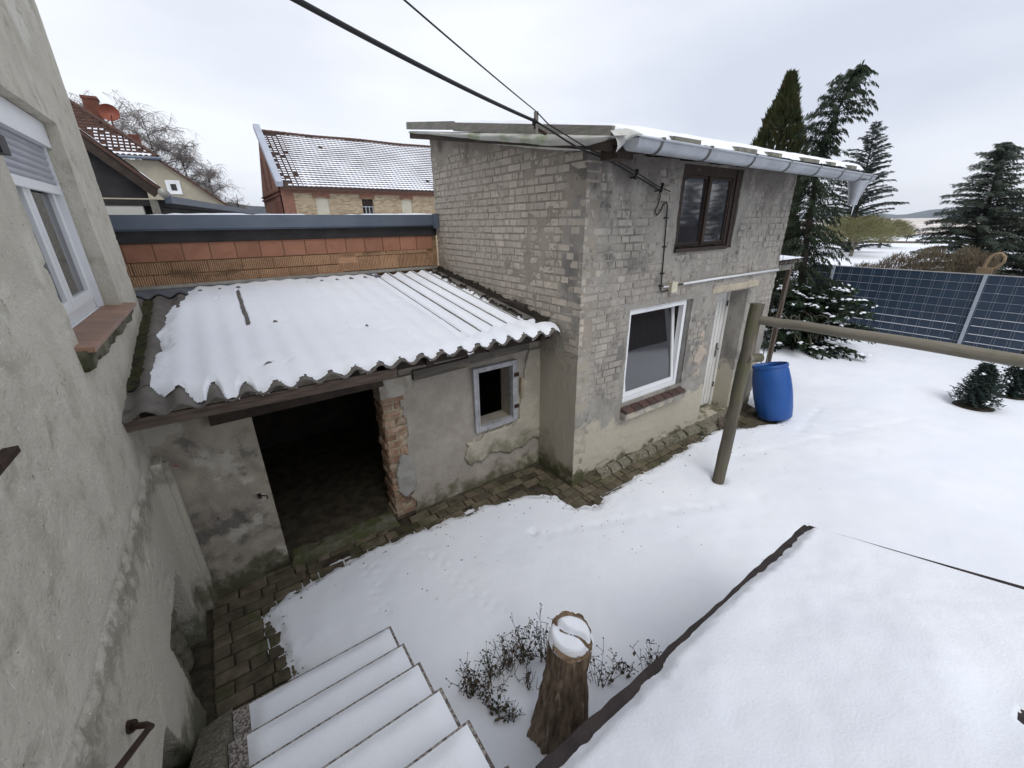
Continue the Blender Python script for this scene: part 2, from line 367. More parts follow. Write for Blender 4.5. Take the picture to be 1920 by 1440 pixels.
m_cypress = FOL("cypress_leaf", (0.018, 0.032, 0.018), (0.035, 0.05, 0.028), (0.05, 0.052, 0.035))
m_spruce = FOL("spruce_needle", (0.026, 0.036, 0.032), (0.05, 0.062, 0.055), (0.036, 0.034, 0.026))
m_spruce2 = FOL("grey_spruce_needle", (0.05, 0.07, 0.055), (0.09, 0.11, 0.085), (0.06, 0.055, 0.036))
m_yew = FOL("yew_needle", (0.014, 0.03, 0.016), (0.028, 0.046, 0.026), (0.05, 0.07, 0.02))
m_dwarf = FOL("dwarf_spruce_needle", (0.025, 0.04, 0.035), (0.045, 0.065, 0.055))
m_olive = FOL("olive_twigs", (0.2, 0.19, 0.085), (0.155, 0.15, 0.07), (0.25, 0.235, 0.11))
m_hedge = FOL("brown_hedge_twigs", (0.1, 0.075, 0.05), (0.14, 0.115, 0.075), (0.17, 0.13, 0.08))
m_trunk = M("tree_trunk_bark", (0.055, 0.045, 0.036), (0.032, 0.027, 0.023), scale=10, stretch=(1, 1, .2), bump=0.5, bscale=30)
m_birch = M("birch_twig", (0.15, 0.13, 0.12), (0.21, 0.185, 0.17), scale=3, bump=0.0)
m_roof_tile = M("clay_roof_tile", (0.1, 0.055, 0.042), (0.07, 0.042, 0.034), scale=3, bump=0.2, bscale=20, layers=[dict(c=(0.14, 0.07, 0.048), scale=5, lo=0.56, hi=0.66, max=0.7)])
m_barn_red = M("barn_red_brick", (0.23, 0.115, 0.08), (0.18, 0.09, 0.066), scale=6, bump=0.4, bscale=14)
m_barn_red_dark = M("barn_dark_recess", (0.14, 0.055, 0.035), (0.11, 0.045, 0.03), scale=6, bump=0.2)
m_beige_render = M("beige_render", (0.37, 0.33, 0.25), (0.3, 0.27, 0.21), scale=0.8, bump=0.3, bscale=10)
m_white_render = M("white_render", (0.6, 0.6, 0.56), (0.52, 0.52, 0.49), scale=1, bump=0.2)
m_chimney = M("chimney_brick", (0.13, 0.05, 0.035), (0.17, 0.07, 0.045), scale=4, bump=0.3)
m_dish = M("dish_paint", (0.26, 0.08, 0.05), (0.22, 0.07, 0.045), scale=2, rough=0.5, bump=0.0)
m_far = M("far_woodland", (0.09, 0.11, 0.12), (0.13, 0.15, 0.16), scale=0.012, bump=0.0, spec=0.0)
m_boards = M("brown_boards", (0.085, 0.045, 0.035), (0.06, 0.032, 0.026), scale=4, stretch=(5, 5, .5), bump=0.2)

# ------------------------------------------------------------------ ground: soil sheet, snow sheet, paving
EDGE = [(-0.15,2.40),(-0.19,2.7),(-0.24,3.01),(-0.28,3.35),(-0.21,3.44),(-0.0,3.52),(0.39,3.58),(0.72,3.61),(1.18,3.57),(1.61,3.53),(2.08,3.48),(2.6,3.32),(2.78,3.16),(2.86,2.88),(3.05,2.72),(3.27,2.81),(3.8,2.84),(4.39,2.87),(5.2,2.92),(5.84,2.92),(6.29,2.83),(6.7,2.62),(7.05,2.5),(7.4,2.66),(7.55,2.95),(7.62,3.3)]
BARE = EDGE + [(7.62,3.3),(7.5,6.6),(-1.6,6.6),(-1.6,1.2),(-.6,1.2),(-.55,2.3)]
def poly_sd(px, py, poly):
    x, y = px.ravel(), py.ravel()
    d = np.full(x.shape, 1e9); inside = np.zeros(x.shape, bool)
    n = len(poly)
    for i in range(n):
        ax, ay = poly[i]; bx, by = poly[(i + 1) % n]
        ex, ey = bx - ax, by - ay
        L2 = ex * ex + ey * ey + 1e-12
        t = np.clip(((x - ax) * ex + (y - ay) * ey) / L2, 0, 1)
        d = np.minimum(d, np.hypot(x - ax - t * ex, y - ay - t * ey))
        c = ((ay > y) != (by > y)) & (x < (bx - ax) * (y - ay) / (by - ay + 1e-15) + ax)
        inside ^= c
    return np.where(inside, -d, d).reshape(px.shape)
def axis(parts):
    out = []
    for a, b, st in parts: out += list(np.arange(a, b, st))
    return out
def geom(a, b, n): return list(np.geomspace(a, b, n))
xs = sorted(set(np.round([-v for v in geom(3, 5000, 22)] + axis([(-3,-1,.25),(-1,4.3,.02),(4.3,9,.05),(9,17,.12),(17,60,.8)]) + geom(60, 6000, 34), 3)))
ys = sorted(set(np.round([-v for v in geom(3, 5000, 22)] + axis([(-3,-0.4,.2),(-0.4,1.0,.06),(1.0,4.0,.02),(4.0,9,.12),(9,60,1.0)]) + geom(60, 6000, 34), 3)))
GX, GY = np.meshgrid(np.array(xs), np.array(ys))
near = sstep(60, 20, np.hypot(GX, GY))
sd = poly_sd(GX, GY, BARE)
wob = (fbm(GX, GY, .22, 4, 3) - .5) * .16 + (fbm(GX, GY, .05, 2, 9) - .5) * .05
sdw = sd + wob * near * sstep(0.0, 0.2, np.abs(GY - 3.2) + .2)
th = 0.045 * sstep(-0.02, 0.10, sdw)
GZ = np.where(sdw < 0, -0.05 + 0.045 * sstep(-.2, 0, sdw), th) + 0.004
GZ = GZ + near * np.where(sdw > 0, 1, 0) * sstep(0, .3, sdw) * ((fbm(GX, GY, 1.4, 4, 21) - .5) * .07 + (fbm(GX, GY, .3, 3, 31) - .5) * .016 + (fbm(GX, GY, .07, 2, 33) - .5) * .005)
# small tracks and dimples
def dimple(cx, cy, r, d):
    global GZ
    GZ = GZ - d * np.exp(-((GX - cx) ** 2 + (GY - cy) ** 2) / (r * r)) * (sdw > 0.05)
r2 = random.Random(4)
for (ax, ay, bx, by, n) in [(0.61,3.38,0.53,2.72,12),(1.1,3.31,1.36,2.17,20),(2.3,2.7,4.2,1.9,14),(5.2,2.4,9.0,1.2,22),(6.8,2.1,8.2,2.3,12)]:
    for i in range(n):
        t = i / (n - 1)
        s_ = 1 if i % 2 else -1
        dimple(ax + (bx - ax) * t + s_ * .03 + r2.uniform(-.02,.02), ay + (by - ay) * t + r2.uniform(-.02,.02), .022 if bx < 3 else .06, .009 if bx < 3 else .011)
for _ in range(26): dimple(r2.uniform(2.6, 9.5), r2.uniform(.6, 2.6), r2.uniform(.03, .12), r2.uniform(.005, .012))
dimple(2.19, 2.79, .05, .03)
# melt rings round trunk, stump, little conifers and post foot
for (cx, cy, r, d) in [(1.15,1.2,.2,.03),(4.7,2.16,.10,.05),(10.55,.8,.33,.06),(11.75,.5,.3,.06),(7.2,2.72,.3,.03)]:
    GZ = GZ - d * np.exp(-(((GX - cx) ** 2 + (GY - cy) ** 2) / (r * r)) ** 2)
GZ = GZ + 0.10 * np.exp(-((GX - .9) / 1.0) ** 2 - ((GY - 1.0) / .55) ** 2)      # drift in the flower bed
far = np.hypot(GX, GY)
GZ = GZ - 0.9 * sstep(60, 400, far) * 0.0
keep = np.ones((GX.shape[0] - 1, GX.shape[1] - 1), bool)
cx_ = (GX[:-1, :-1] + GX[1:, 1:]) / 2; cy_ = (GY[:-1, :-1] + GY[1:, 1:]) / 2
keep &= ~((cx_ > -.86) & (cx_ < 3.1) & (cy_ > 4.0) & (cy_ < 6.6))
sg = MB().grid(np.dstack([GX, GY, GZ]), keep)
tag(sg.clean().build("snow_ground", m_snow, smooth=True), kind="structure", label="snow cover over the yard and the open fields")
sv = MB().grid(np.dstack([*np.meshgrid(np.linspace(-2, 9, 60), np.linspace(1.5, 7, 40)), (fbm(*np.meshgrid(np.linspace(-2, 9, 60), np.linspace(1.5, 7, 40)), .3, 3, 5) - .5) * .02 - .012]))
tag(sv.build("bare_soil", m_soil, smooth=True), kind="structure", label="bare damp soil in a strip along the walls")

def bev_box_mesh(name, mat, bev=.08, jit=.02, seed=0, hz=1.0):
    """unit block (1 x 1 x 1, top at z = 0) with a chamfered, slightly uneven top edge"""
    r = random.Random(seed)
    j = lambda: r.uniform(-jit, jit)
    lo = [(-.5,-.5,-1),(.5,-.5,-1),(.5,.5,-1),(-.5,.5,-1)]
    md = [(x*(1+j()), y*(1+j()), -bev) for x, y in ((-.5,-.5),(.5,-.5),(.5,.5),(-.5,.5))]
    i = .5 - bev * .55
    tp = [(x+j(), y+j(), j()*.5) for x, y in ((-i,-i),(i,-i),(i,i),(-i,i))]
    m = MB().add(lo + md + tp, [(0,1,5,4),(1,2,6,5),(2,3,7,6),(3,0,4,7),(4,5,9,8),(5,6,10,9),(6,7,11,10),(7,4,8,11),(8,9,10,11)])
    me = bpy.data.meshes.new(name)
    me.from_pydata(m.v, [], m.f); me.materials.append(mat)
    return me
pav_me = [bev_box_mesh("paver_mesh", m_paver, .12, .03, s) for s in range(4)]
pav = thing("paving", (0, 3.3, 0), None, None)
pav = tag(pav, "worn brown clay pavers laid along the shed and brick building", None, None, "structure")
pr = random.Random(11)
def lay(x0, x1, y0, y1, dx, dy, brk=0.0, drop=0.0):
    y = y0
    row = 0
    while y < y1 - .02:
        x = x0 + (row % 2) * dx * pr.uniform(.3, .6) - dx
        while x < x1:
            w = dx * pr.choice([1, 1, 1, .52, 1.1])
            a, b = max(x, x0), min(x + w, x1)
            if b - a > .05 and pr.random() > drop:
                cx, cy = (a + b) / 2, y + dy / 2
                if poly_sd(np.array([[cx]]), np.array([[cy]]), BARE)[0, 0] < .14:
                    piece("paver", pr.choice(pav_me), pav, (cx, cy, pr.uniform(.004, .016)), (b - a - .012, dy - .012, .05), (pr.uniform(-.02,.02), pr.uniform(-.02,.02), pr.uniform(-.03,.03)))
            x += w
        y += dy; row += 1
lay(-.68, .1, 2.42, 3.86, .235, .118)
lay(.1, 3.05, 3.40, 3.86, .24, .118, drop=.12)
lay(2.85, 3.12, 2.72, 3.4, .2, .118, drop=.2)
lay(3.12, 5.85, 2.72, 3.17, .25, .125, drop=.06)
lay(5.85, 7.6, 2.5, 3.0, .25, .14, drop=.35)

# ------------------------------------------------------------------ generic wall sheet with openings and rim
def wall_sheet(mb, P0, U, V, N, us, vs, openings=(), disp=None, keepf=None, rim=0.3):
    P0, U, V, N = (np.array(q, float) for q in (P0, U, V, N))
    us = np.array(sorted(set(np.round(list(us) + [e for o in openings for e in o[:2]], 4))))
    vs = np.array(sorted(set(np.round(list(vs) + [e for o in openings for e in o[2:4]], 4))))
    uu, vv = np.meshgrid(us, vs)
    dd = disp(uu, vv) if disp is not None else np.zeros_like(uu)
    P = P0 + uu[..., None] * U + vv[..., None] * V + dd[..., None] * N
    cu = (uu[:-1, :-1] + uu[1:, 1:]) / 2; cv = (vv[:-1, :-1] + vv[1:, 1:]) / 2
    k = np.ones(cu.shape, bool)
    for (a, b, c, d) in openings: k &= ~((cu > a) & (cu < b) & (cv > c) & (cv < d))
    if keepf is not None: k &= keepf(cu, cv)
    o = len(mb.v)
    flip = np.dot(np.cross(U, V), N) < 0
    nu = P.shape[1]
    mb.v.extend(map(tuple, P.reshape(-1, 3)))
    cnt = {}
    for j, i in zip(*np.nonzero(k)):
        a = o + j * nu + i
        q = (a, a + 1, a + nu + 1, a + nu)
        if flip: q = q[::-1]
        mb.f.append(q)
        for t in range(4):
            e = (q[t], q[(t + 1) % 4])
            kk = (min(e), max(e))
            if kk in cnt: cnt[kk] = None
            else: cnt[kk] = e
    back = {}
    def bk(i):
        if i not in back:
            j, ii = divmod(i - o, nu)
            back[i] = len(mb.v)
            mb.v.append(tuple(P0 + us[ii] * U + vs[j] * V - N * rim))
        return back[i]
    if rim:
        for e in cnt.values():
            if e is not None: mb.f.append((e[1], e[0], bk(e[0]), bk(e[1])))
    return mb

# ------------------------------------------------------------------ main house on the left
house = thing("house", (-0.72, 2.0, 0), "grey roughly rendered house wall with white roller shutter window, close on the left", "house")
def d_house(y, z):
    lump = (fbm(y, z, .7, 3, 41) - .5) * .02 + (fbm(y, z, .08, 3, 44) - .5) * .010
    edge = 1.53 + (fbm(y, y * 0 + 3, .25, 3, 47) - .5) * .06
    pl = sstep(0.02, -0.02, z - edge) * sstep(3.75, 3.6, y) * -.006
    gouge = (-.024 * np.exp(-((z - edge) / .018) ** 2) * sstep(.2, .42, fbm(y, z, .09, 3, 48)) + np.exp(-((z - edge + .07) / .08) ** 4) * (fbm(y, z, .045, 3, 49) - .6) * .03) * sstep(3.62, 3.45, y)
    pit = -.014 * sstep(.66, .74, fbm(y, z, .045, 2, 52)) * sstep(.4, .6, fbm(y, z, .5, 2, 53))
    edgefade = sstep(0, .03, 5.72 - y)
    return (lump + pl + gouge + pit) * np.where(y > 5.6, edgefade * .6 + .4, 1)
def k_house(y, z):
    nb = (fbm(y, z, .2, 3, 61) - .5) * .06
    nicheB = (y > 2.70 + (z - .45) * -.12 + nb * .5) & (y < 3.42) & (z < .77 + nb * .4) & (z + (y - 2.6) * 2.6 > .45)
    nicheA = (y > 1.5) & (y < 2.13 + np.clip(.76 - z, 0, .8) * .35) & (z < .765 + nb * .2)
    return ~(nicheB | nicheA)
HO = (3.27, 4.78, 2.52, 3.87)
hw = MB()
wall_sheet(hw, (-.72, 0, 0), (0,1,0), (0,0,1), (1,0,0), list(np.arange(.3, 5.72, .022)) + [5.72] + list(np.arange(-.2, .3, .1)) + list(np.arange(-3, -.2, .3)), list(np.arange(-.05, 3.9, .022)) + list(np.arange(3.9, 5.4, .05)) + list(np.arange(5.4, 7.6, .3)), [HO], d_house, k_house, rim=.17)
hw.box(-7, -.725, 5.4, 5.70, -.05, 7.5)
hw.box(-7, -.9, -3, -2.7, -.05, 7.5)
wallo = hw.build("wall", m_house, house, smooth=True, auto=50)
MB().box(-7.2, -.6, -3.2, 5.9, 7.5, 7.7).build("roof_slab", m_roof_tile, house)
fd = MB()
wall_sheet(fd, (-.885, 0, 0), (0,1,0), (0,0,1), (1,0,0), np.arange(1.3, 3.6, .035), np.arange(-.05, 1.0, .035), (), lambda y, z: (fbm(y, z, .16, 3, 71) - .5) * .09, None, rim=0)
fd.build("foundation", m_found, house, smooth=True)
sto = random.Random(5)
for i in range(9):   # loose foundation stones in the recess
    y, z = 2.75 + (i % 3) * .22 + sto.uniform(-.03,.03), .1 + (i // 3) * .2
    s_ = MB(); n = 8
    pts = []
    for a in range(6):
        for b in range(n):
            la = -math.pi/2 + math.pi * a / 5; lo_ = 2*math.pi*b/n
            rr = 1 + sto.uniform(-.18,.18)
            pts.append((-.84 + .06*rr*math.cos(la)*math.cos(lo_), y + .11*rr*math.cos(la)*math.sin(lo_), z + .09*rr*math.sin(la)))
    fs = [(a*n+b, a*n+(b+1)%n, (a+1)*n+(b+1)%n, (a+1)*n+b) for a in range(5) for b in range(n)]
    s_.add(pts, fs).build("stone", m_found, house, smooth=True)
bm_ = bev_box_mesh("niche_brick_mesh", m_oldbrick, .1, .03, 3)
for i in range(6):
    piece("brick", bm_, house, (-.86, 1.72 + (i % 2) * .24, .2 + (i // 2) * .09), (.075, .225, .1), (0, math.pi/2, 0))
# vertical grooved strip in the corner against the shed
cs = MB(); cs.box(-.80, -.655, 3.70, 3.84, .02, 1.50); cs.box(-.80, -.625, 3.765, 3.84, .02, 1.47)
cs.build("corner_strip", m_house, house)
# window
win = MB()
Y0, Y1, Z0, Z1, XF = 3.30, 4.76, 2.55, 3.80, -.86
win.box(XF-.06, XF, Y0, Y0+.07, Z0, Z1); win.box(XF-.06, XF, Y1-.07, Y1, Z0, Z1); win.box(XF-.06, XF, Y0+.07, Y1-.07, Z0, Z0+.07); win.box(XF-.06, XF, Y0+.07, Y1-.07, Z1-.05, Z1)
window = win.build("window", m_pvc, house)
yc = (Y0 + Y1) / 2
for (a, b) in ((Y0+.075, yc-.004), (yc+.004, Y1-.075)):
    s_ = MB(); z0, z1 = Z0+.075, Z1-.055
    s_.box(XF-.045, XF+.012, a, a+.075, z0, z1); s_.box(XF-.045, XF+.012, b-.075, b, z0, z1); s_.box(XF-.045, XF+.012, a+.075, b-.075, z0, z0+.075); s_.box(XF-.045, XF+.012, a+.075, b-.075, z1-.075, z1)
    s_.build("sash", m_pvc, window)
    MB().box(XF-.02, XF-.012, a+.075, b-.075, z0+.075, z1-.075).build("pane", m_glass, window)
MB().box(XF-.25, XF-.1, Y0, Y1, Z0, Z1).build("curtain", m_curtain, window)
MB().box(XF-.02, XF+.07, Y0-.01, Y1+.005, Z0-.045, Z0-.003).build("outer_ledge", m_pvc, window)
# roller shutter
MB().box(XF+.004, XF+.075, Y0-.02, Y1+.01, 3.70, 3.86).build("shutter_box", m_pvc, window)
for k in range(6):
    z = 3.70 - k * .043
    s_ = MB(); n = 5
    P = np.zeros((n, 2, 3))
    for j in range(n):
        zz = z - .039 * j / (n - 1)
        x = XF + .028 + .009 * math.sin(math.pi * j / (n - 1))
        P[j, 0] = (x, Y0+.02, zz); P[j, 1] = (x, Y1-.02, zz)
    s_.grid(P); s_.box(XF+.018, XF+.027, Y0+.02, Y1-.02, z-.042, z)
    s_.build("shutter_slat", m_shutter, window)
MB().box(XF+.012, XF+.04, Y0+.02, Y1-.02, 3.385, 3.444).build("shutter_end_bar", m_pvc, window)
for (a, b) in ((Y0-.005, Y0+.035), (Y1-.035, Y1+.005)): MB().box(XF+.002, XF+.045, a, b, Z0+.0, 3.70).build("guide_rail", m_pvc, window)
tile_me = bev_box_mesh("sill_tile_mesh", m_silltile, .06, .01, 2)
ty = 3.14
while ty < 4.93:
    piece("sill_tile", tile_me, house, (-.735, ty + .1, 2.545 - (ty - 3) * .002), (.19, .196, .028), (0, .12, 0))
    ty += .2
sb = MB()
wall_sheet(sb, (-.665, 0, 0), (0,1,0), (0,0,1), (1,0,0), np.arange(3.14, 4.96, .03), np.arange(2.40, 2.52, .03), (), lambda y, z: (fbm(y, z, .1, 3, 81) - .5) * .05 - (2.52 - z) * .25, None, rim=.08)
sb.build("sill_bed", m_found, house, smooth=True)
lt = MB().box(-.72, -.66, 3.02, 3.13, 3.47, 3.55); lt.box(-.72, -.68, 2.98, 3.02, 3.49, 3.53); lt.build("shutter_catch", m_cable, house)

hr = thing("handrail", (-.68, 1.9, 0.9), "rusty bent iron handrail end on the house wall beside the steps", "handrail")
rail_pts = [(-.735, 1.70, 1.30), (-.66, 1.70, 1.285), (-.625, 1.715, 1.27), (-.605, 1.70, 1.28), (-.60, 1.60, 1.34), (-.60, 1.0, 1.78), (-.60, .3, 2.25)]
rail_pts = [(-.73, 1.86, 1.16), (-.66, 1.80, 1.19), (-.635, 1.76, 1.21), (-.63, 1.72, 1.25), (-.63, 1.60, 1.34), (-.63, 1.0, 1.79), (-.63, .3, 2.30)]
MB().tube(rail_pts, .0125, 10).build("rail", m_rust, hr, smooth=True)
MB().tube([(-.745, 1.87, 1.155), (-.715, 1.85, 1.165)], .026, 12).build("wall_plate", m_rust, hr)
hr2 = thing("iron_bar", (-.66, 1.6, 2.5), "flat dark iron bar end on the house wall at the left picture edge", "bar")
MB().beam((-.62, 1.45, 2.535), (-.62, 1.755, 2.532), .035, .02).build("tip", m_rust, hr2)
MB().tube([(-.73, 1.5, 2.50), (-.64, 1.5, 2.51), (-.622, 1.49, 2.53)], .012, 8).build("arm", m_rust, hr2)

# ------------------------------------------------------------------ outside steps
st = thing("staircase", (0, 1.6, 0), "terrazzo garden steps covered in snow, going down beside the house", "stairs")
TOPS = [(2.40,.29),(2.08,.455),(1.76,.645),(1.43,.835),(1.11,1.025),(.79,1.215),(.47,1.40),(.15,1.585)]
for i, (yf, zt) in enumerate(TOPS):
    yb = yf - .36
    s_ = MB()
    s_.box(-.52, .505, yb, yf, zt-.05, zt)
    s_.box(-.50, .47, yb, yf-.025, zt-.24, zt-.05)
    stp = s_.build("step", m_granite, st)
    nx, ny = 26, 12
    xs_ = np.linspace(-.47 + (0.04 if i < 2 else 0), .488, nx); ys_ = np.linspace(yb+.005, yf-.012, ny)
    XX, YY = np.meshgrid(xs_, ys_)
    ed = np.minimum.reduce([XX - xs_[0], xs_[-1] - XX, ys_[-1] - YY])
    ed = ed + (fbm(XX + i, YY, .10, 3, 91) - .5) * .03
    ZZ = zt + .002 + .038 * sstep(-.004, .07, ed) + (fbm(XX + 3*i, YY, .3, 3, 95) - .5) * .018 * sstep(0, .05, ed)
    MB().grid(np.dstack([XX, YY, ZZ])).build("snow", m_snow, stp, smooth=True)
MB().box(-.50, .46, -.8, .15, .02, 1.39).build("landing_block", m_concrete, st)
sc_ = MB()
sc_.hexa([(-.70,.2,-.02),(-.525,.2,-.02),(-.525,2.45,-.02),(-.70,2.45,-.02),(-.70,.2,1.58),(-.525,.2,1.58),(-.525,2.45,.27),(-.70,2.45,.22)])
sc_.build("side_kerb", m_concrete, st)

# ------------------------------------------------------------------ low shed with corrugated roof
m_greybeam = M('grey_lintel_wood', (0.15, 0.135, 0.115), (0.1, 0.09, 0.08), scale=4, stretch=(1, 8, 10), bump=0.5, bscale=30, layers=[dict(c=(0.26, 0.2, 0.13), scale=4, st=(.5,1,1.5), lo=.58, hi=.66, max=.7)])
shed = thing("shed", (1.2, 3.9, 0), "low plastered lean-to shed with snowy corrugated roof and open dark doorway", "shed")
SY = 3.88
DO = (-.02, 1.08, -.1, 1.66)
WO = (2.17, 2.72, .83, 1.58)
def d_shed(x, z):
    crk = np.abs(fbm(x, z, .35, 2, 101) - .5)
    base = (fbm(x, z, .35, 4, 103) - .5) * .03 + (fbm(x, z, .06, 3, 105) - .5) * .01 - .007 * sstep(.012, 0, crk)
    chip = -.018 * sstep(.6, .64, fbm(x + 7, z, .22, 4, 107))
    foot = .03 * sstep(.35, .05, z)
    return base + chip + foot * (.5 + fbm(x, z, .15, 3, 108))
lw = MB()
wall_sheet(lw, (0, SY, 0), (1,0,0), (0,0,1), (0,-1,0), np.arange(-.9, 1.08, .03), np.arange(-.05, 1.95, .03), [DO], d_shed, lambda x, z: x < 1.075, rim=.28)
lw.build("wall", m_plaster, shed, smooth=True, auto=50)
def d_dash(x, z): return (fbm(x, z, .3, 4, 113) - .5) * .03 + (fbm(x, z, .03, 2, 115) - .5) * .012 + .03 * sstep(.35, .05, z) * fbm(x, z, .15, 3, 118) - .02 * sstep(1.5, 1.62, z - (fbm(x, x*0, .3, 3, 119) - .5) * .1) - .02 * sstep(1.42, 1.36, x)*0
rw = MB()
wall_sheet(rw, (0, SY + .012, 0), (1,0,0), (0,0,1), (0,-1,0), list(np.arange(1.28, 3.14, .025)), np.arange(-.05, 1.96, .025), [WO], d_dash, lambda x, z: x > 1.3 + (fbm(x*0 + 1, z, .13, 3, 121) - .5) * .12, rim=.28)
rw.build("roughcast_wall", m_dash, shed, smooth=True, auto=50)
pb = MB()
wall_sheet(pb, (0, SY - .004, 0), (1,0,0), (0,0,1), (0,-1,0), np.arange(1.9, 3.14, .02), np.arange(.3, 1.7, .02), (), lambda x, z: d_dash(x, z) * .6 + .008 + (fbm(x, z, .1, 3, 123) - .5) * .006,
           lambda x, z: (z > .40 + (fbm(x, z, .2, 4, 125) - .5) * .3) & (z < .70 + 1.0 * sstep(2.72, 3.0, x) + .12 * (x - 2.4) + (fbm(x, z, .18, 4, 127) - .5) * .3) & (x > 2.02 + (fbm(x, z, .15, 3, 129) - .5) * .3) & ~((x > WO[0] - .06) & (x < WO[1] + .08) & (z > WO[2] - .05)), rim=.02)
pb.clean().build("pale_plaster_band", M("pale_plaster", (0.43, 0.395, 0.32), (0.33, 0.3, 0.245), scale=4, bump=0.5, bscale=50, layers=[dict(c=(0.17, 0.16, 0.11), scale=5, z=(0.35, 0.8), amt=0.22, lo=0.5, hi=0.72, max=0.8)]), shed, smooth=True)
# broken jamb of old bricks
jb = random.Random(8)
MB().box(1.10, 1.40, SY+.03, SY+.27, -.05, 1.68).build("jamb_core", m_limemortar, shed)
for k in range(18):
    z = .03 + k * .088
    d = jb.uniform(-.012, .016)
    if k % 2: cuts = [(1.085, 1.20), (1.212, 1.33)]
    else: cuts = [(1.085, 1.325)]
    for (a, b) in cuts:
        if .30 < z < .75 and a > 1.15: continue
        m = bev_box_mesh("jamb_brick_mesh", m_oldbrick, .14, .07, 200 + k)
        piece("brick", m, shed, ((a + b) / 2, SY + .012 + d, z + .035), (b - a, .07, .12), (math.pi / 2, 0, jb.uniform(-.03,.03)))
    m = bev_box_mesh("jamb_side_brick_mesh", m_oldbrick, .14, .06, 300 + k)
    piece("brick", m, shed, (1.078 + jb.uniform(-.008,.01), SY + .15, z + .035), (.07, .22, .08), (0, -math.pi / 2, 0))
pp = MB()
wall_sheet(pp, (0, SY - .012, 0), (1,0,0), (0,0,1), (0,-1,0), np.arange(1.14, 1.36, .015), np.arange(.26, .84, .015), (), lambda x, z: (fbm(x, z, .1, 3, 131) - .5) * .02,
           lambda x, z: np.hypot((x - 1.25) / .105, (z - .55) / .27) + (fbm(x, z, .08, 3, 133) - .5) * .5 < 1.0, rim=.03)
pp.build("plaster_patch", M("grey_plaster_patch", (0.33, 0.32, 0.29), (0.27, 0.26, 0.24), scale=6, bump=0.4), shed, smooth=True)
MB().box(1.08, 1.42, SY-.005, SY+.25, 1.50, 1.70).build("jamb_head", m_plaster, shed)
MB().beam((-.3, SY+.04, 1.70), (1.12, SY+.04, 1.70), .16, .09, jit=.006).build("lintel", m_darkwood, shed)
lb = MB()
for a, b, z, h in ((1.45, 2.12, 1.69, .10), (2.1, 2.95, 1.73, .11)): lb.beam((a, SY+.05, z), (b, SY+.05, z+.02), .12, h, jit=.01)
lb.build("wall_plate", m_greybeam, shed)
# interior
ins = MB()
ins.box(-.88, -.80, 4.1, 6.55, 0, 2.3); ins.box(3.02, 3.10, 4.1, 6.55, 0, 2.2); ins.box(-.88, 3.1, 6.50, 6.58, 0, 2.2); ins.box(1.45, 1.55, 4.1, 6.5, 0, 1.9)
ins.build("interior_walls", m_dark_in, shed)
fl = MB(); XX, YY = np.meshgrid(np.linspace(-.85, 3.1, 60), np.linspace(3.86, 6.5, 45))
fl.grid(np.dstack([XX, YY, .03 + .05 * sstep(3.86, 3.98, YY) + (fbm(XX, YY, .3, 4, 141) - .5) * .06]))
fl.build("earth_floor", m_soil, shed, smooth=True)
ts = MB(); XX, YY = np.meshgrid(np.linspace(-.03, 1.09, 60), np.linspace(3.80, 4.02, 16))
edg = np.minimum.reduce([XX + .03, 1.09 - XX, YY - 3.80, 4.02 - YY])
ts.grid(np.dstack([XX, YY, -.03 + (.12 + (fbm(XX, YY, .12, 4, 145) - .5) * .06) * sstep(-.01, .05, edg + (fbm(XX, YY, .08, 3, 147) - .5) * .05)]))
ts.build("threshold_stone", M("mossy_stone", (0.1, 0.095, 0.07), (0.15, 0.14, 0.1), scale=8, bump=0.9, bscale=50, bdist=0.02, layers=[dict(c=(0.07, 0.08, 0.025), scale=6, lo=0.42, hi=0.6, max=0.9)]), shed, smooth=True)
MB().box(-.13, -.10, SY-.04, SY-.01, .86, .90).tube([(-.10, SY-.03, .88), (-.06, SY-.06, .88), (-.06, SY-.06, .85)], .006, 6).build("door_hook", m_rust, shed)
# small window with empty frame
wf = MB(); a, b, c, d = WO
for (x0, x1, z0, z1) in ((a-.03, a+.035, c-.03, d+.03), (b-.035, b+.03, c-.03, d+.03)): wf.box(x0, x1, SY-.035, SY+.04, z0, z1)
wf.box(a+.035, b-.035, SY-.034, SY+.039, c-.03, c+.03); wf.box(a+.035, b-.035, SY-.034, SY+.039, d-.025, d+.03)
m_greyframe = M("grey_painted_frame", (0.4, 0.4, 0.42), (0.29, 0.29, 0.3), scale=9, bump=0.4, bscale=50, layers=[dict(c=(0.12, 0.105, 0.09), scale=18, lo=0.64, hi=0.7, max=0.8)])
wfo = wf.build("window_frame", m_greyframe, shed)
MB().box(a+.012, a+.03, SY-.042, SY-.036, c+.0, d+.0).build("frame_bead", m_greyframe, wfo)
for z in (1.40, .98): MB().box(b-.02, b+.05, SY-.043, SY-.036, z, z+.05).build("hinge", m_rust, wfo)
MB().beam((b+.1, SY-.03, 1.12), (b+.1, SY-.03, 1.36), .035, .03, up=(0,1,0)).build("wooden_turn_latch", m_limemortar, wfo)
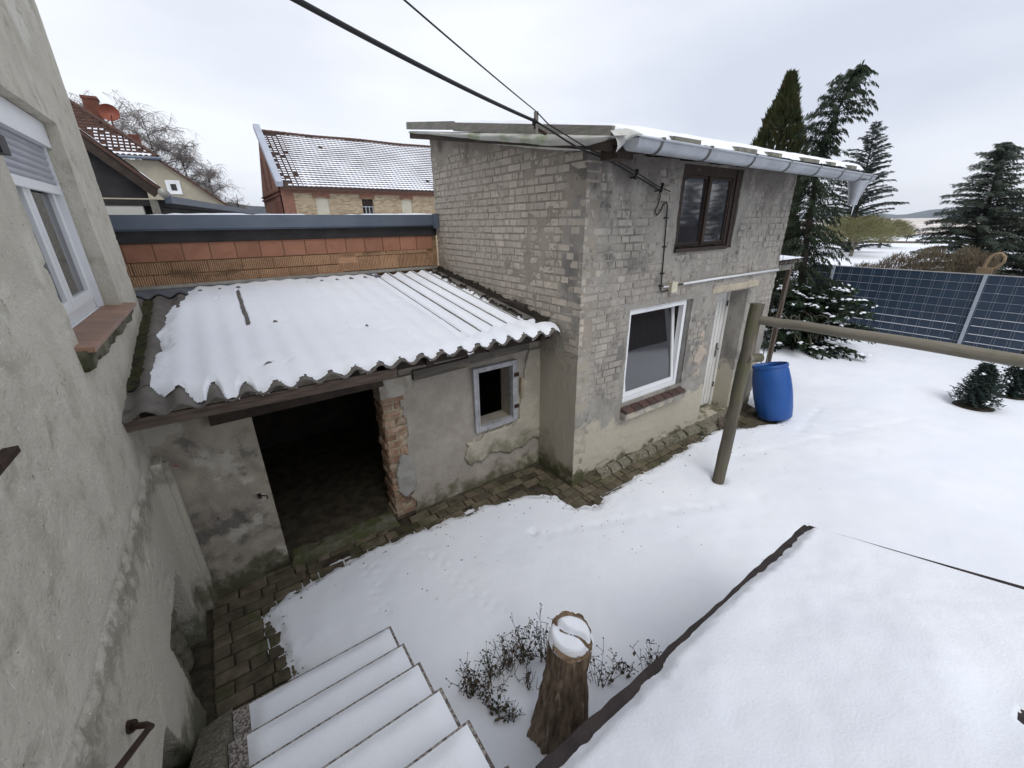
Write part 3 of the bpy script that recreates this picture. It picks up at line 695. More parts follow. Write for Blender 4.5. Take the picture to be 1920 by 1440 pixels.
# roof
EY, EZ, SL = 3.45, 2.0, .133
PITCH, AMP = .2, .027
X0R, X1R, TL = -.80, 3.10, 3.14
def rz(y): return EZ + SL * (y - EY)
def corr(x): return AMP * np.cos(2 * math.pi * (x - .0) / PITCH)
def sheet(x0, x1, y0, y1, lift):
    nx = max(4, int((x1 - x0) / PITCH * 12)); ny = 8
    XX, YY = np.meshgrid(np.linspace(x0, x1, nx), np.linspace(y0, y1, ny))
    ZZ = rz(YY) + corr(XX) + lift
    m = MB().grid(np.dstack([XX, YY, ZZ])).grid(np.dstack([XX, YY, ZZ - .012])[:, ::-1])
    for i in range(nx - 1):      # close the eave edge
        m.add([(XX[0,i],y0,ZZ[0,i]),(XX[0,i+1],y0,ZZ[0,i+1]),(XX[0,i+1],y0,ZZ[0,i+1]-.012),(XX[0,i],y0,ZZ[0,i]-.012)], [(0,3,2,1)])
    return m
cuts = [X0R, .155, 1.12, 2.09, X1R]
for i in range(4):
    o1 = .004 * (i % 2)
    sheet(cuts[i], cuts[i+1] + (.08 if i < 3 else 0), EY + jb.uniform(-.01,.01), EY + .50, -.012 + o1).build("roof_sheet", m_corr, shed, smooth=True)
    sheet(cuts[i] , cuts[i+1] + (.08 if i < 3 else 0), EY + .40 + jb.uniform(-.01,.01), EY + TL, o1).build("roof_sheet", m_corr, shed, smooth=True)
# snow on the roof
nx, ny = 400, 190
XX, YY = np.meshgrid(np.linspace(X0R, X1R, nx), np.linspace(EY - .015, EY + TL - .02, ny))
base = corr(XX)
t = YY - EY
thick = .038 + (fbm(XX, YY, .6, 4, 151) - .5) * .03 + (fbm(XX, YY, .16, 3, 152) - .5) * .008
nzf = (fbm(XX, YY, .12, 4, 153) - .5)
xb = np.interp(t, [0, .25, .4, .8, 1.4, 2.2, 2.6, 3.2], [-.26, -.48, -.66, -.64, -.58, -.52, -.40, -.34])
dl = XX - xb + nzf * .07 + (fbm(XX, YY, .35, 3, 154) - .5) * .16
thick = thick * sstep(-.02, .14, dl) - .06 * sstep(.06, -.10, dl)
# eave: crests melt free first, valleys keep snow
crest = (np.cos(2 * math.pi * XX / PITCH) + 1) / 2
el = t - (.026 + .018 * crest * (.3 + fbm(XX, XX * 0, .3, 3, 157)) + .20 * sstep(.3, 1.0, crest) * sstep(.30, -.35, XX))
thick = thick * (.35 + .65 * sstep(0, .12, el)) * sstep(-.005, .03, el + nzf * .05) - .05 * sstep(.01, -.02, el + nzf * .05)
# thin right third: crests show as dark lines
rt = sstep(1.86, 2.02, XX) * sstep(.30, .42, t + (XX - 2.1) * -.2 + .1)
top = base * (.22 + .5 * sstep(.10, .0, el)) + thick
thin = base + (.0065 - .022 * sstep(.955, 1.0, crest) + nzf * .006 + .012 * (1 - crest))
top = top * (1 - rt) + thin * rt
rt2 = sstep(2.86, 3.0, XX + nzf * .2)
top = top - rt2 * (.02 + .03 * (nzf > .0)) * sstep(.2, .35, t)
sn = MB()
slot = np.exp(-((XX - (.165 + .012 * (t - 2.1) + nzf * .02)) / .017) ** 4) * sstep(1.43, 1.5, t) * sstep(2.86, 2.8, t)
top = top - .09 * slot
for (hx, hy, wx, wy) in ((.18, 3.85, .045, .018), (.35, 3.83, .03, .012), (1.5, 4.0, .03, .012), (-.05, 5.95, .012, .03), (.9, 4.3, .02, .008), (1.75, 4.6, .015, .01)):
    top = top - .075 * np.exp(-((XX - hx) / wx) ** 2 - ((YY - hy - .012 * np.sin((XX - hx) * 30)) / wy) ** 2)
for (hx, hy) in ((1.1, 4.4), (1.35, 4.2), (.4, 4.9), (1.8, 5.1)): top = top - .012 * np.exp(-(((XX - hx) / .12) ** 2 + ((YY - hy) / .05) ** 2))
kp = (top - base > .004)
sn.grid(np.dstack([XX, YY, rz(YY) + top]), kp[:-1, :-1] | kp[1:, 1:] | kp[:-1, 1:] | kp[1:, :-1])
sn.clean()
sn.build("snow_cover", m_snow, shed, smooth=True)
ms = MB()
XX, YY = np.meshgrid(np.linspace(-.74, -.52, 34), np.linspace(EY + .42, EY + TL - .2, 160))
nz2 = fbm(XX, YY, .06, 3, 161) - .5
ph = np.cos(2 * math.pi * XX / PITCH)
ms.grid(np.dstack([XX, YY, rz(YY) + corr(XX) + .003 + .022 * (-ph) * .7 + nz2 * .035 - .02 * sstep(-.58, -.52, XX + nz2*.1)]))
ms.build("moss", m_moss, shed, smooth=True)
ms = MB()
XX, YY = np.meshgrid(np.linspace(2.93, 3.14, 24), np.linspace(EY + .25, EY + TL, 160))
nz2 = fbm(XX, YY, .07, 4, 163) - .5
ms.grid(np.dstack([XX, YY, rz(YY) + .012 + nz2 * .1 + .045 * sstep(3.0, 3.12, XX)]))
ms.build("debris", M("black_debris", (0.014, 0.012, 0.009), (0.03, 0.025, 0.018), scale=25, bump=1.0, bscale=70), shed, smooth=True)
MB().beam((-.72, EY+.045, 1.915), (1.15, EY+.045, 1.895), .03, .085, jit=.004).build("fascia_board", m_oldwood, shed)
MB().beam((1.13, EY+.25, 1.89), (3.1, EY+.25, 1.89), .08, .07).build("purlin", m_darkwood, shed)
for x in (-.6, 0.1, .8, 1.5, 2.2, 2.9): MB().beam((x, EY+.08, 1.925), (x, 6.5, 2.325), .07, .09).build("rafter", m_darkwood, shed)
lf = MB(); XX, YY = np.meshgrid(np.linspace(-.84, 2.05, 150), np.linspace(6.32, 6.635, 8))
lf.grid(np.dstack([XX, YY, rz(YY) + .03 * (1 - sstep(6.35, 6.6, YY)) * np.cos(2*math.pi*XX/PITCH) * .8 + .022 + .008 * sstep(6.5, 6.635, YY)]))
lf.build("lead_flashing", m_lead, shed, smooth=True)

# ------------------------------------------------------------------ flat-roofed annexe of clay blocks behind the shed
ann = thing("annexe", (1.2, 6.65, 0), "flat-roofed annexe wall of orange clay blocks with black felt band and grey metal coping", "annexe")
MB().box(-4.5, 3.13, 6.675, 9.6, 0, 3.12).build("core", m_bmortar, ann)
MB().box(-4.5, 3.13, 6.63, 6.672, 2.975, 3.13).build("felt_band", m_felt, ann)
cp = MB(); cp.box(-4.5, 3.12, 6.56, 6.60, 3.13, 3.265); cp.box(-4.5, 3.12, 6.56, 6.95, 3.265, 3.285); cp.box(-4.5, 3.12, 6.60, 6.68, 3.11, 3.128)
cp.build("coping", m_coping, ann)
csn = MB(); XX, YY = np.meshgrid(np.linspace(-4.4, 3.1, 160), np.linspace(6.6, 9.5, 20))
csn.grid(np.dstack([XX, YY, 3.285 + .03 * sstep(.35, .7, fbm(XX, YY, .4, 3, 171)) * sstep(6.6, 6.72, YY) - .006]))
csn.build("roof_snow", m_snow, ann, smooth=True)
blk = bev_box_mesh("clay_block_mesh", m_block, .02, .004, 1)
x = -1.10
while x < 3.0:
    piece("clay_block", blk, ann, (x + .138, 6.652, 2.868), (.268, .205, .05), (math.pi / 2, 0, 0)); x += .2765
def fluted(w, h, name):
    m = MB(); n = max(4, int(w / .022)); 
    us = np.linspace(-w/2, w/2, n * 4 + 1)
    prof = np.where((np.arange(n * 4 + 1) % 4) < 2, 0.0, -.006)
    P = np.zeros((2, len(us), 3))
    for j, z in enumerate((-h/2, h/2)): P[j, :, 0] = us; P[j, :, 1] = -prof - 0.0; P[j, :, 2] = z
    m.grid(P); m.box(-w/2, w/2, .006, .06, -h/2, h/2)
    me = bpy.data.meshes.new(name); me.from_pydata(m.v, [], m.f); me.materials.append(m_block_low); return me
fl_me = fluted(.36, .135, "fluted_block_mesh"); pl_me = fluted(.30, .2, "plain_low_block_mesh")
for row, z in enumerate((2.685, 2.535)):
    x = -1.15 + .17 * row
    while x < 1.55:
        piece("low_block", fl_me, ann, (x + .18, 6.652, z), (1, 1, 1)); x += .368
thin_me = fluted(.34, .05, "thin_block_mesh")
x = 1.56
while x < 2.95:
    piece("low_block", thin_me, ann, (min(x + .17, 2.95), 6.652, 2.735)); x += .348
x = 1.52
while x < 3.0:
    piece("low_block", pl_me, ann, (min(x + .15, 2.975), 6.652, 2.60), (1, 1, 1)); x += .308
ss = MB().box(-1.0, 3.10, 6.626, 6.645, 2.452, 2.490); ss.box(-1.0, 3.1, 6.605, 6.626, 2.452, 2.458)
sso = ss.build("sealing_strip", m_alu, ann)
for k in range(12): MB().tube([(-.6 + k*.32, 6.63, 2.453), (-.6 + k*.32, 6.618, 2.453)], .008, 8).build("screw", m_steel, sso)
MB().box(3.04, 3.12, 6.5, 6.56, 3.08, 3.3).build("coping_end", m_coping, ann)

# ------------------------------------------------------------------ two-storey brick outbuilding
bld = thing("brick_outbuilding", (5.3, 4.9, 0), "two-storey grey brick outbuilding with snowy pent roof, zinc gutter and white window", "building")
FX, FY, RX, BY = 3.13, 3.20, 7.53, 6.63
WIN = (3.96, 5.24, .93, 2.16)
DOOR = (5.87, 6.72, .10, 2.16)
UPW = (4.66, 5.98, 2.79, 3.76)
def ztop(y): return 3.735 + (y - 2.65) * .16       # underside of the roof
COURSE = .085
def cov_left(y, z):
    c = fbm(y, z, .34, 3, 201) * .5 + fbm(y, z, .07, 3, 205) * .5
    c = c + .30 * sstep(3.75, 4.15, z - (y - 3.2) * .06 + (fbm(y, z, .5, 3, 207) - .5) * .5) + .12 * sstep(2.9, 2.4, z) * sstep(5.3, 6.3, y)
    c = c + .5 * sstep(1.72, 1.62, z + (fbm(y, z, .1, 3, 209) - .5) * .2)
    return c
def d_left(y, z):
    c = cov_left(y, z)
    return -.0065 + .0100 * sstep(.45, .68, c) + (fbm(y, z, .03, 3, 211) - .5) * .013
def cov_front(x, z):
    c = fbm(x, z, .5, 3, 221) * .6 + fbm(x, z, .075, 3, 225) * .4
    c = c + .04 * sstep(4.4, 5.2, x) + .03 * sstep(3.3, 3.7, z) - .10 * sstep(4.5, 3.6, x) * sstep(3.1, 2.6, z) * sstep(1.0, 1.3, z)
    c = c + .5 * sstep(1.02, .86, z - .12 * sstep(4.2, 3.3, x) + (fbm(x, z, .22, 4, 227) - .5) * .5)
    return c
def d_front(x, z):
    c = cov_front(x, z)
    chip = -.014 * sstep(.55, .62, fbm(x, z, .12, 3, 229) + .3 * sstep(.28, .05, z) - .12)  * sstep(.4, .2, z)
    crack = -.01 * sstep(.01, 0, np.abs(fbm(x, z, .6, 3, 233) - .52))
    wave = (fbm(x, z, .25, 3, 231) - .5) * .012
    return -.0065 + .0090 * sstep(.47, .70, c) + (fbm(x, z, .03, 3, 235) - .5) * .013 + chip + crack + wave * sstep(.5, .62, c)
lm = MB()
wall_sheet(lm, (FX, 0, 0), (0,1,0), (0,0,1), (-1,0,0), list(np.arange(FY, BY, .017)) + [BY], list(np.arange(-.05, 1.5, .04)) + list(np.arange(1.5, 4.6, .017)), (), d_left, lambda y, z: (z < ztop(y) + .06) & ((z > 1.45) | (y < 4.1)), rim=.2)
lm.clean().build("side_wall", m_left_mortar, bld, smooth=True, auto=60)
fm = MB()
wall_sheet(fm, (0, FY, 0), (1,0,0), (0,0,1), (0,-1,0), list(np.arange(FX, RX, .018)) + [RX], np.arange(-.05, 3.86, .018), [WIN, DOOR, UPW], d_front, None, rim=.33)
fm.clean().build("front_wall", m_front_mortar, bld, smooth=True, auto=60)
rest = MB(); rest.box(RX-.3, RX-.002, FY+.34, BY, -.05, 4.0); rest.add([(RX-.002,FY+.34,4.0),(RX-.002,BY,4.0),(RX-.002,BY,ztop(BY)),(RX-.3,FY+.34,4.0),(RX-.3,BY,4.0),(RX-.3,BY,ztop(BY))], [(0,1,2),(3,5,4)])
rest.box(FX+.2, RX-.3, BY-.3, BY-.002, -.05, ztop(BY) - .05)
rest.build("rear_walls", m_front_mortar, bld)
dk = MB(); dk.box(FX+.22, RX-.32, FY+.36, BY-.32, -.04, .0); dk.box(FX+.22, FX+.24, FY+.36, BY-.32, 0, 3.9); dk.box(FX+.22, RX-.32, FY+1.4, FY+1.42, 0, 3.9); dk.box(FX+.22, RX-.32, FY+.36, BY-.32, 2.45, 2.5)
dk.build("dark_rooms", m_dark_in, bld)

# bricks: nearest 300 as single pieces, the rest joined
br = random.Random(21)
bricks = []
def courses(u0, u1, z0, z1, fn):
    k = 0; z = z0
    while z < z1:
        u = u0 + (0 if k % 2 else -.065)
        while u < u1 - .03:
            w = br.choice([.24, .24, .115, .115, .12, .18, .2]) * br.uniform(.93, 1.06)
            a, b = max(u, u0), min(u + w, u1)
            if b - a > .05: fn(a, b, z, k)
            u += w + br.uniform(.013, .022)
        z += COURSE; k += 1
def left_brick(a, b, z, k):
    yc, zc = (a + b) / 2, z + .035
    if zc + .05 > ztop(yc): return
    if zc < rz(yc) - .03 and yc > 3.5: return
    c = float(np.mean(cov_left(np.array([a + .04, yc, b - .04]), np.array([zc, zc, zc]))))
    if c > .74: return
    bricks.append(('L', a, b, zc, math.dist((0, 0, 3.15), (FX, yc, zc))))
def hit(o, a, b, z0, z1): return not (b < o[0] - .005 or a > o[1] + .005 or z1 < o[2] - .005 or z0 > o[3] + .005)
def front_brick(a, b, z, k):
    xc, zc = (a + b) / 2, z + .035
    if any(hit(o, a, b, z, z + .07) for o in (WIN, DOOR, UPW)): return
    c = float(np.mean(cov_front(np.array([a + .04, xc, b - .04]), np.array([zc, zc, zc]))))
    if c > .76: return
    bricks.append(('F', a, b, zc, math.dist((0, 0, 3.15), (xc, FY, zc)) * 1.15))
courses(FY, BY, 1.50, 4.5, left_brick)
courses(FX, RX, .55, 3.72, front_brick)
bricks.sort(key=lambda q: q[4])
bl_me = [bev_box_mesh("side_brick_mesh", m_left_brick, .035, .035, 400 + s) for s in range(6)]
bf_me = [bev_box_mesh("front_brick_mesh", m_front_brick, .035, .035, 420 + s) for s in range(6)]
rest_l, rest_f = MB(), MB()
for i, (face, a, b, zc, dist) in enumerate(bricks):
    pr_ = br.uniform(-.003, .003); h = .068 * br.uniform(.88, 1.05); w = b - a; zc += br.uniform(-.003, .003)
    if face == 'L': loc, rot, scl = (FX - pr_, (a + b) / 2, zc), (br.uniform(-.012, .012), -math.pi / 2 + br.uniform(-.01, .01), 0), (h, w, .06)
    else: loc, rot, scl = ((a + b) / 2, FY - pr_, zc), (math.pi / 2 + br.uniform(-.01, .01), br.uniform(-.012, .012), 0), (w, h, .06)
    if i < 300:
        piece("brick", br.choice(bl_me if face == 'L' else bf_me), bld, loc, scl, rot)
    else:
        me = br.choice(bl_me if face == 'L' else bf_me)
        Mx = Matrix.LocRotScale(Vector(loc), __import__("mathutils").Euler(rot), Vector(scl))
        (rest_l if face == 'L' else rest_f).add([Mx @ v.co for v in me.vertices], [tuple(p.vertices) for p in me.polygons])
if rest_l.v: tag(rest_l.build("brickwork", m_left_brick, bld), kind="stuff")
if rest_f.v: tag(rest_f.build("brickwork", m_front_brick, bld), kind="stuff")

# plaster scars beside the door
sp = MB()
wall_sheet(sp, (0, FY - .001, 0), (1,0,0), (0,0,1), (0,-1,0), np.arange(5.40, 5.85, .02), np.arange(.8, 1.75, .02), (), lambda x, z: .003 + (fbm(x, z, .1, 3, 241) - .5) * .012,
           lambda x, z: np.hypot((x - 5.62 - (z - 1.2) * .12) / .17, (z - 1.25) / .40) + (fbm(x, z, .16, 4, 243) - .5) * 1.9 < .75, rim=.02)
sp.build("salmon_plaster_patch", M("salmon_plaster", (0.45, 0.36, 0.29), (0.38, 0.33, 0.28), scale=9, bump=0.3), bld, smooth=True)
sp = MB()
wall_sheet(sp, (0, FY - .004, 0), (1,0,0), (0,0,1), (0,-1,0), np.arange(5.70, 7.0, .025), np.arange(2.15, 2.42, .02), (), lambda x, z: .004 + (fbm(x, z, .12, 3, 245) - .5) * .012,
           lambda x, z: (z > 2.17) & (z < 2.27 + (fbm(x, z*0, .2, 3, 247) - .5) * .12), rim=.02)
sp.build("door_head_plaster", M("sandy_plaster", (0.47, 0.41, 0.31), (0.36, 0.32, 0.25), scale=6, bump=0.3), bld, smooth=True)
# footing ledge under the front wall
ft = MB()
for k in range(14):
    a = 3.2 + k * .19 + br.uniform(-.02,.02)
    ft.hexa([(a, 3.08+br.uniform(-.02,.02), -.02), (a+.18, 3.08+br.uniform(-.02,.02), -.02), (a+.18, 3.2, -.02), (a, 3.2, -.02), (a+.01, 3.11, .06+br.uniform(-.02,.02)), (a+.17, 3.11, .06+br.uniform(-.02,.02)), (a+.18, 3.2, .09), (a, 3.2, .09)]) if k > 1 else None
ft.build("footing", m_concrete, bld)
# ---- white tilted window
a, b, c, d = WIN
b2 = b - .10
f = MB(); y0, y1 = FY+.03, FY+.10
f.box(a-.005, a+.055, y0, y1, c-.005, d+.005); f.box(b2-.055, b2+.005, y0, y1, c-.005, d+.005); f.box(a+.055, b2-.055, y0, y1, c-.005, c+.065); f.box(a+.055, b2-.055, y0, y1, d-.065, d+.005)
wino = f.build("window_frame", m_pvc, bld)
sash = MB(); 
hx, hz0, hz1 = a+.058, c+.07, d-.07
def tl(x, yy, z): return (x, FY + .035 + yy + (z - hz0) * .12, z)
def tbox(mb, x0, x1, z0, z1, ya=0, yb=.055): mb.hexa([tl(x0,ya,z0), tl(x1,ya,z0), tl(x1,yb,z0), tl(x0,yb,z0), tl(x0,ya,z1), tl(x1,ya,z1), tl(x1,yb,z1), tl(x0,yb,z1)])
sx0, sx1 = a+.06, b2-.06
tbox(sash, sx0, sx0+.035, hz0, hz1); tbox(sash, sx1-.05, sx1, hz0, hz1); tbox(sash, sx0+.035, sx1-.05, hz0, hz0+.055); tbox(sash, sx0+.035, sx1-.05, hz1-.045, hz1)
sash.build("sash", m_pvc, wino)
pn = MB(); tbox(pn, sx0+.035, sx1-.05, hz0+.055, hz1-.045, .02, .03); pn.build("pane", m_glass, wino)
MB().box(b2+.006, b, FY+.02, FY+.3, c, d).build("reveal_render", M("dark_reveal", (0.16, 0.155, 0.145), (0.12, 0.115, 0.105), scale=8), wino)
sill_me = bev_box_mesh("sill_brick_mesh", m_sillbrick, .06, .015, 4)
n = 8
for k in range(n):
    w = (b - .02 - a + .04) / n
    piece("sill_brick", sill_me, bld, (a - .02 + w * (k + .5), FY - .015, c - .045 - .004), (w - .012, .19, .06), (.34, 0, 0))
MB().box(a-.02, b-.02, FY-.09, FY+.02, c-.20, c-.115).build("sill_bed", m_front_mortar, bld)
# ---- door
a, b, c, d = DOOR
yd = FY + .30
dr = MB().box(a+.06, b-.06, yd, yd+.04, c+.03, d-.06)
do = dr.build("door", m_door, bld)
nb_ = 8; w = (b - a - .14) / nb_
for k in range(nb_):
    x0 = a + .07 + k * w
    MB().box(x0+.008, x0 + w - .008, yd-.012, yd-.001, c+.08, d-.22).build("door_board", m_door, do)
fr = MB(); fr.box(a-.004, a+.058, yd-.03, yd+.05, c, d); fr.box(b-.058, b+.004, yd-.03, yd+.05, c, d); fr.box(a+.058, b-.058, yd-.03, yd+.05, d-.058, d)
fr.build("door_frame", m_door, bld)
MB().box(b-.15, b-.105, yd-.022, yd-.013, 1.0, 1.24).build("handle_plate", m_steel, do)
MB().tube([(b-.128, yd-.022, 1.15), (b-.128, yd-.06, 1.15), (b-.16, yd-.066, 1.15), (b-.24, yd-.066, 1.147)], .009, 8).build("handle", m_steel, do, smooth=True)
for z in (.45, 1.85): MB().tube([(b-.058, yd-.035, z), (b-.058, yd-.035, z+.09)], .011, 8).build("hinge", m_rust, do)
stp = MB(); stp.box(a-.06, b+.10, FY-.02, yd+.05, -.02, .095); stp.hexa([(a-.10,2.93,-.02),(b+.12,2.96,-.02),(b+.10,FY-.02,-.02),(a-.06,FY-.02,-.02),(a-.03,3.0,.075),(b+.06,3.02,.07),(b+.10,FY-.02,.093),(a-.06,FY-.02,.093)])
stp.build("doorstep", m_concrete, bld)
# ---- upper wooden window
a, b, c, d = UPW
y0, y1 = FY+.02, FY+.13
uw = MB()
uw.box(a, a+.07, y0, y1, c, d); uw.box(b-.20, b, y0, y1, c, d); uw.box(a+.07, b-.20, y0, y1, c, c+.07); uw.box(a+.07, b-.20, y0, y1, d-.11, d)
uwo = uw.build("wooden_window", m_brownframe, bld)
MB().box(b-.13, b-.09, y0-.02, y0-.001, c+.02, d-.02).build("cover_strip", m_brownframe, uwo)
mid = (a + b - .13) / 2
MB().box(mid-.028, mid+.028, y0-.018, y1-.02, c+.075, d-.115).build("mullion", m_brownframe, uwo)
for (p, q) in ((a+.075, mid-.03), (mid+.03, b-.205)):
    s_ = MB(); s_.box(p, p+.025, y0+.01, y0+.05, c+.075, d-.115); s_.box(q-.025, q, y0+.01, y0+.05, c+.075, d-.115); s_.box(p+.025, q-.025, y0+.01, y0+.05, c+.075, c+.10); s_.box(p+.025, q-.025, y0+.01, y0+.05, d-.14, d-.115)
    s_.build("sash", m_brownframe, uwo)
    MB().box(p+.026, q-.026, y0+.025, y0+.03, c+.10, d-.14).build("pane", m_dirtyglass, uwo)
slb = MB(); XX, YY = np.meshgrid(np.linspace(a, b-.16, 40), np.linspace(FY-.035, FY+.05, 6))
slb.grid(np.dstack([XX, YY, c + .055 + (fbm(XX, YY, .06, 3, 251) - .5) * .03 - .0 * YY])); slb.box(a, b-.16, FY-.03, FY+.02, c-.01, c+.035)
slb.build("rotten_sill", m_brownframe, uwo)
# ---- roof
RX0, RX1, RY0, RY1 = 2.95, 8.48, 2.70, 6.95
def rt_(y): return ztop(y) + .09
rf = MB().hexa([(RX0,RY0,ztop(RY0)+.02),(RX1,RY0,ztop(RY0)+.02),(RX1,RY1,ztop(RY1)+.02),(RX0,RY1,ztop(RY1)+.02),(RX0,RY0,ztop(RY0)+.07),(RX1,RY0,ztop(RY0)+.07),(RX1,RY1,ztop(RY1)+.07),(RX0,RY1,ztop(RY1)+.07)])
roof = rf.build("roof", m_darkwood, bld)
XX, YY = np.meshgrid(np.linspace(RX0+.02, RX1+.02, 260), np.linspace(RY0-.03, RY1, 70))
e = np.minimum.reduce([XX-RX0-.02, RX1+.02-XX, YY-RY0+.03])
en = e + (fbm(XX, YY, .1, 3, 262) - .5) * .05
tz = .085 + .085 * sstep(-.01, .10, en) + (fbm(XX, YY, .5, 4, 261) - .5) * .05 * sstep(0, .2, e) + .04 * sstep(3.2, 4.2, YY)
MB().grid(np.dstack([XX, YY, ztop(YY) + tz])).build("roof_snow", m_snow, roof, smooth=True)
for k, xk in enumerate((3.72, 4.62, 5.48, 6.35, 7.2, 7.9)):      # roofing slabs peeping out of the snow at the eave
    w = br.uniform(.16, .44); xk += br.uniform(-.15, .15)
    s_ = MB().hexa([(xk,RY0-.07,ztop(RY0)+.070),(xk+w,RY0-.07,ztop(RY0)+.070),(xk+w,RY0+.3,ztop(RY0)+.14),(xk,RY0+.3,ztop(RY0)+.14),(xk,RY0-.07,ztop(RY0)+.112),(xk+w,RY0-.07,ztop(RY0)+.112),(xk+w,RY0+.3,ztop(RY0)+.18),(xk,RY0+.3,ztop(RY0)+.18)])
    s_.build("eave_slab", M("lichen_slab", (0.24, 0.235, 0.2), (0.17, 0.165, 0.135), scale=12, bump=0.6, bscale=50, layers=[dict(c=(0.33, 0.33, 0.25), scale=20, lo=0.58, hi=0.66)]), roof)
for (ya, yb) in ((2.72, 5.45), (5.46, 6.97)):
    za, zb = ztop(ya) + (.085 if ya < 5 else .125), ztop(yb) + .125
    if ya > 5: za += .015; zb += .015
    MB().beam((RX0-.02, ya, za), (RX0-.02, yb, zb), .035, .095).build("barge_board", m_greywood, roof)
MB().beam((RX0-.0, 2.75, ztop(2.75)-.01), (RX0-.0, 6.9, ztop(6.9)+.01), .05, .08).build("verge_rafter", m_darkwood, roof)
# tarpaulin hanging along the verge
tp = MB(); ny = 90
tt = np.linspace(2.55, 6.9, ny)
P = np.zeros((9, ny, 3))
drop = np.interp(tt, [2.55, 2.68, 2.8, 3.0, 3.6, 4.4, 5.3, 6.2, 6.9], [-.04, .0, .06, .11, .12, .105, .08, .045, .03])
for j in range(9):
    s_ = j / 8
    P[j, :, 0] = RX0 - .045 - .05 * math.sin(s_ * math.pi) * (drop / .16) + .09 * s_ * s_ + (fbm(tt, tt * 0 + s_ * 2, .3, 3, 265) - .5) * .03
    P[j, :, 1] = tt
    P[j, :, 2] = ztop(tt) + .075 - s_ * drop * 1.05 - .015
tp.grid(P)
# flap folded over the corner above the gutter
Q = np.zeros((8, 30, 3))
for j in range(8):
    for i in range(30):
        u, v = j / 7, i / 29
        Q[j, i] = (RX0 - .05 + .36 * v, 2.72 - .09 * math.sin(u * 2.2) * (1 - .5 * v), ztop(2.66) + .105 + .035 * math.sin(v * 2.6) - .14 * u * (1 - v) ** 1.2 - .03 * u)
tp.grid(Q)
tp.build("tarpaulin", m_tarp, roof, smooth=True)
MB().box(RX0+.06, RX0+.26, 2.72, 2.92, 3.65, 3.735).build("eave_timber", m_darkwood, roof)
for k in range(9): 
    x = 3.4 + k * .6
    MB().beam((x, 2.74, ztop(2.72)-.01), (x, 6.9, ztop(6.9)-.01), .07, .06).build("rafter", m_darkwood, roof)
# ---- gutter
GYc, GR = 2.60, .088
def gz(x): return 3.775 - (x - 3.0) * .008
gu = MB()
n = 16; nx = 40
P = np.zeros((n + 3, nx, 3)); Pi = np.zeros((n + 3, nx, 3))
for i, x in enumerate(np.linspace(3.02, 8.5, nx)):
    for j in range(n + 1):
        an = math.pi * j / n
        P[j, i] = (x, GYc - GR * math.cos(an), gz(x) - GR * math.sin(an))
    P[n+1, i] = (x, GYc + GR, gz(x) + .03); P[n+2, i] = (x, GYc + GR + .004, gz(x) + .05)
gu.grid(P)
Pi = P.copy(); Pi[:n+1, :, 1] = GYc + (P[:n+1, :, 1] - GYc) * .96; Pi[:n+1, :, 2] = P[:n+1, :, 2] + .003
gu.grid(Pi[:, ::-1])
gut = gu.build("gutter", m_zinc, bld, smooth=True)
bead = MB().tube([(x, GYc - GR - .006, gz(x) + .006) for x in np.linspace(3.02, 8.5, 12)], .011, 10); bead.build("gutter_bead", m_zinc, gut, smooth=True)
for x in (3.02, 8.5):
    m = MB(); vs = [(x, GYc - GR * math.cos(math.pi*j/n), gz(x) - GR * math.sin(math.pi*j/n)) for j in range(n+1)]
    vs2 = [(p[0]+.004, p[1], p[2]) for p in vs]
    m.add(vs + vs2, [tuple(range(n+1)), tuple(range(2*n+1, n, -1))]); m.build("end_cap", m_zinc, gut)
for x in (3.30, 4.02, 4.85, 5.65, 6.45, 7.2, 7.9, 8.3):
    m = MB(); P = np.zeros((n + 2, 2, 3)); P2 = np.zeros((n + 2, 2, 3))
    r1 = GR + .005
    for j in range(n + 1):
        an = math.pi * j / n
        for q in (0, 1): P[j, q] = (x + .028 * q, GYc - r1 * math.cos(an), gz(x) - r1 * math.sin(an))
    for q in (0, 1): P[n+1, q] = (x + .028 * q, GYc + r1 + .08, gz(x) + .07)
    m.grid(P); P2 = P.copy(); P2[:, :, 2] -= .004; m.grid(P2[:, ::-1])
    m.box(x-.002, x+.030, GYc-GR-.022, GYc-GR+.02, gz(x)+.004, gz(x)+.024)
    m.build("gutter_bracket", m_bracket, gut, smooth=False)
m = MB()   # outlet funnel at the far end
m.tube([(8.12, GYc, gz(8.1)-.075), (8.12, GYc, gz(8.1)-.12), (8.12, GYc+.005, gz(8.1)-.30), (8.12, GYc+.006, gz(8.1)-.40)], [.13, .122, .068, .062], 20, caps=False)
m.tube([(8.12, GYc, gz(8.1)-.12), (8.12, GYc+.006, gz(8.1)-.38)], [.11, .055], 20, caps=False)
m.build("gutter_outlet", m_zinc, gut, smooth=True)
MB().tube([(8.12, GYc-.02, gz(8.1)-.40), (8.12, GYc-.02, gz(8.1)-.47), (8.12, GYc-.02, gz(8.1)-.55)], [.012, .007, .002], 6).build("icicle", M("ice", (0.75, 0.8, 0.85), rough=0.2, bump=0), gut)
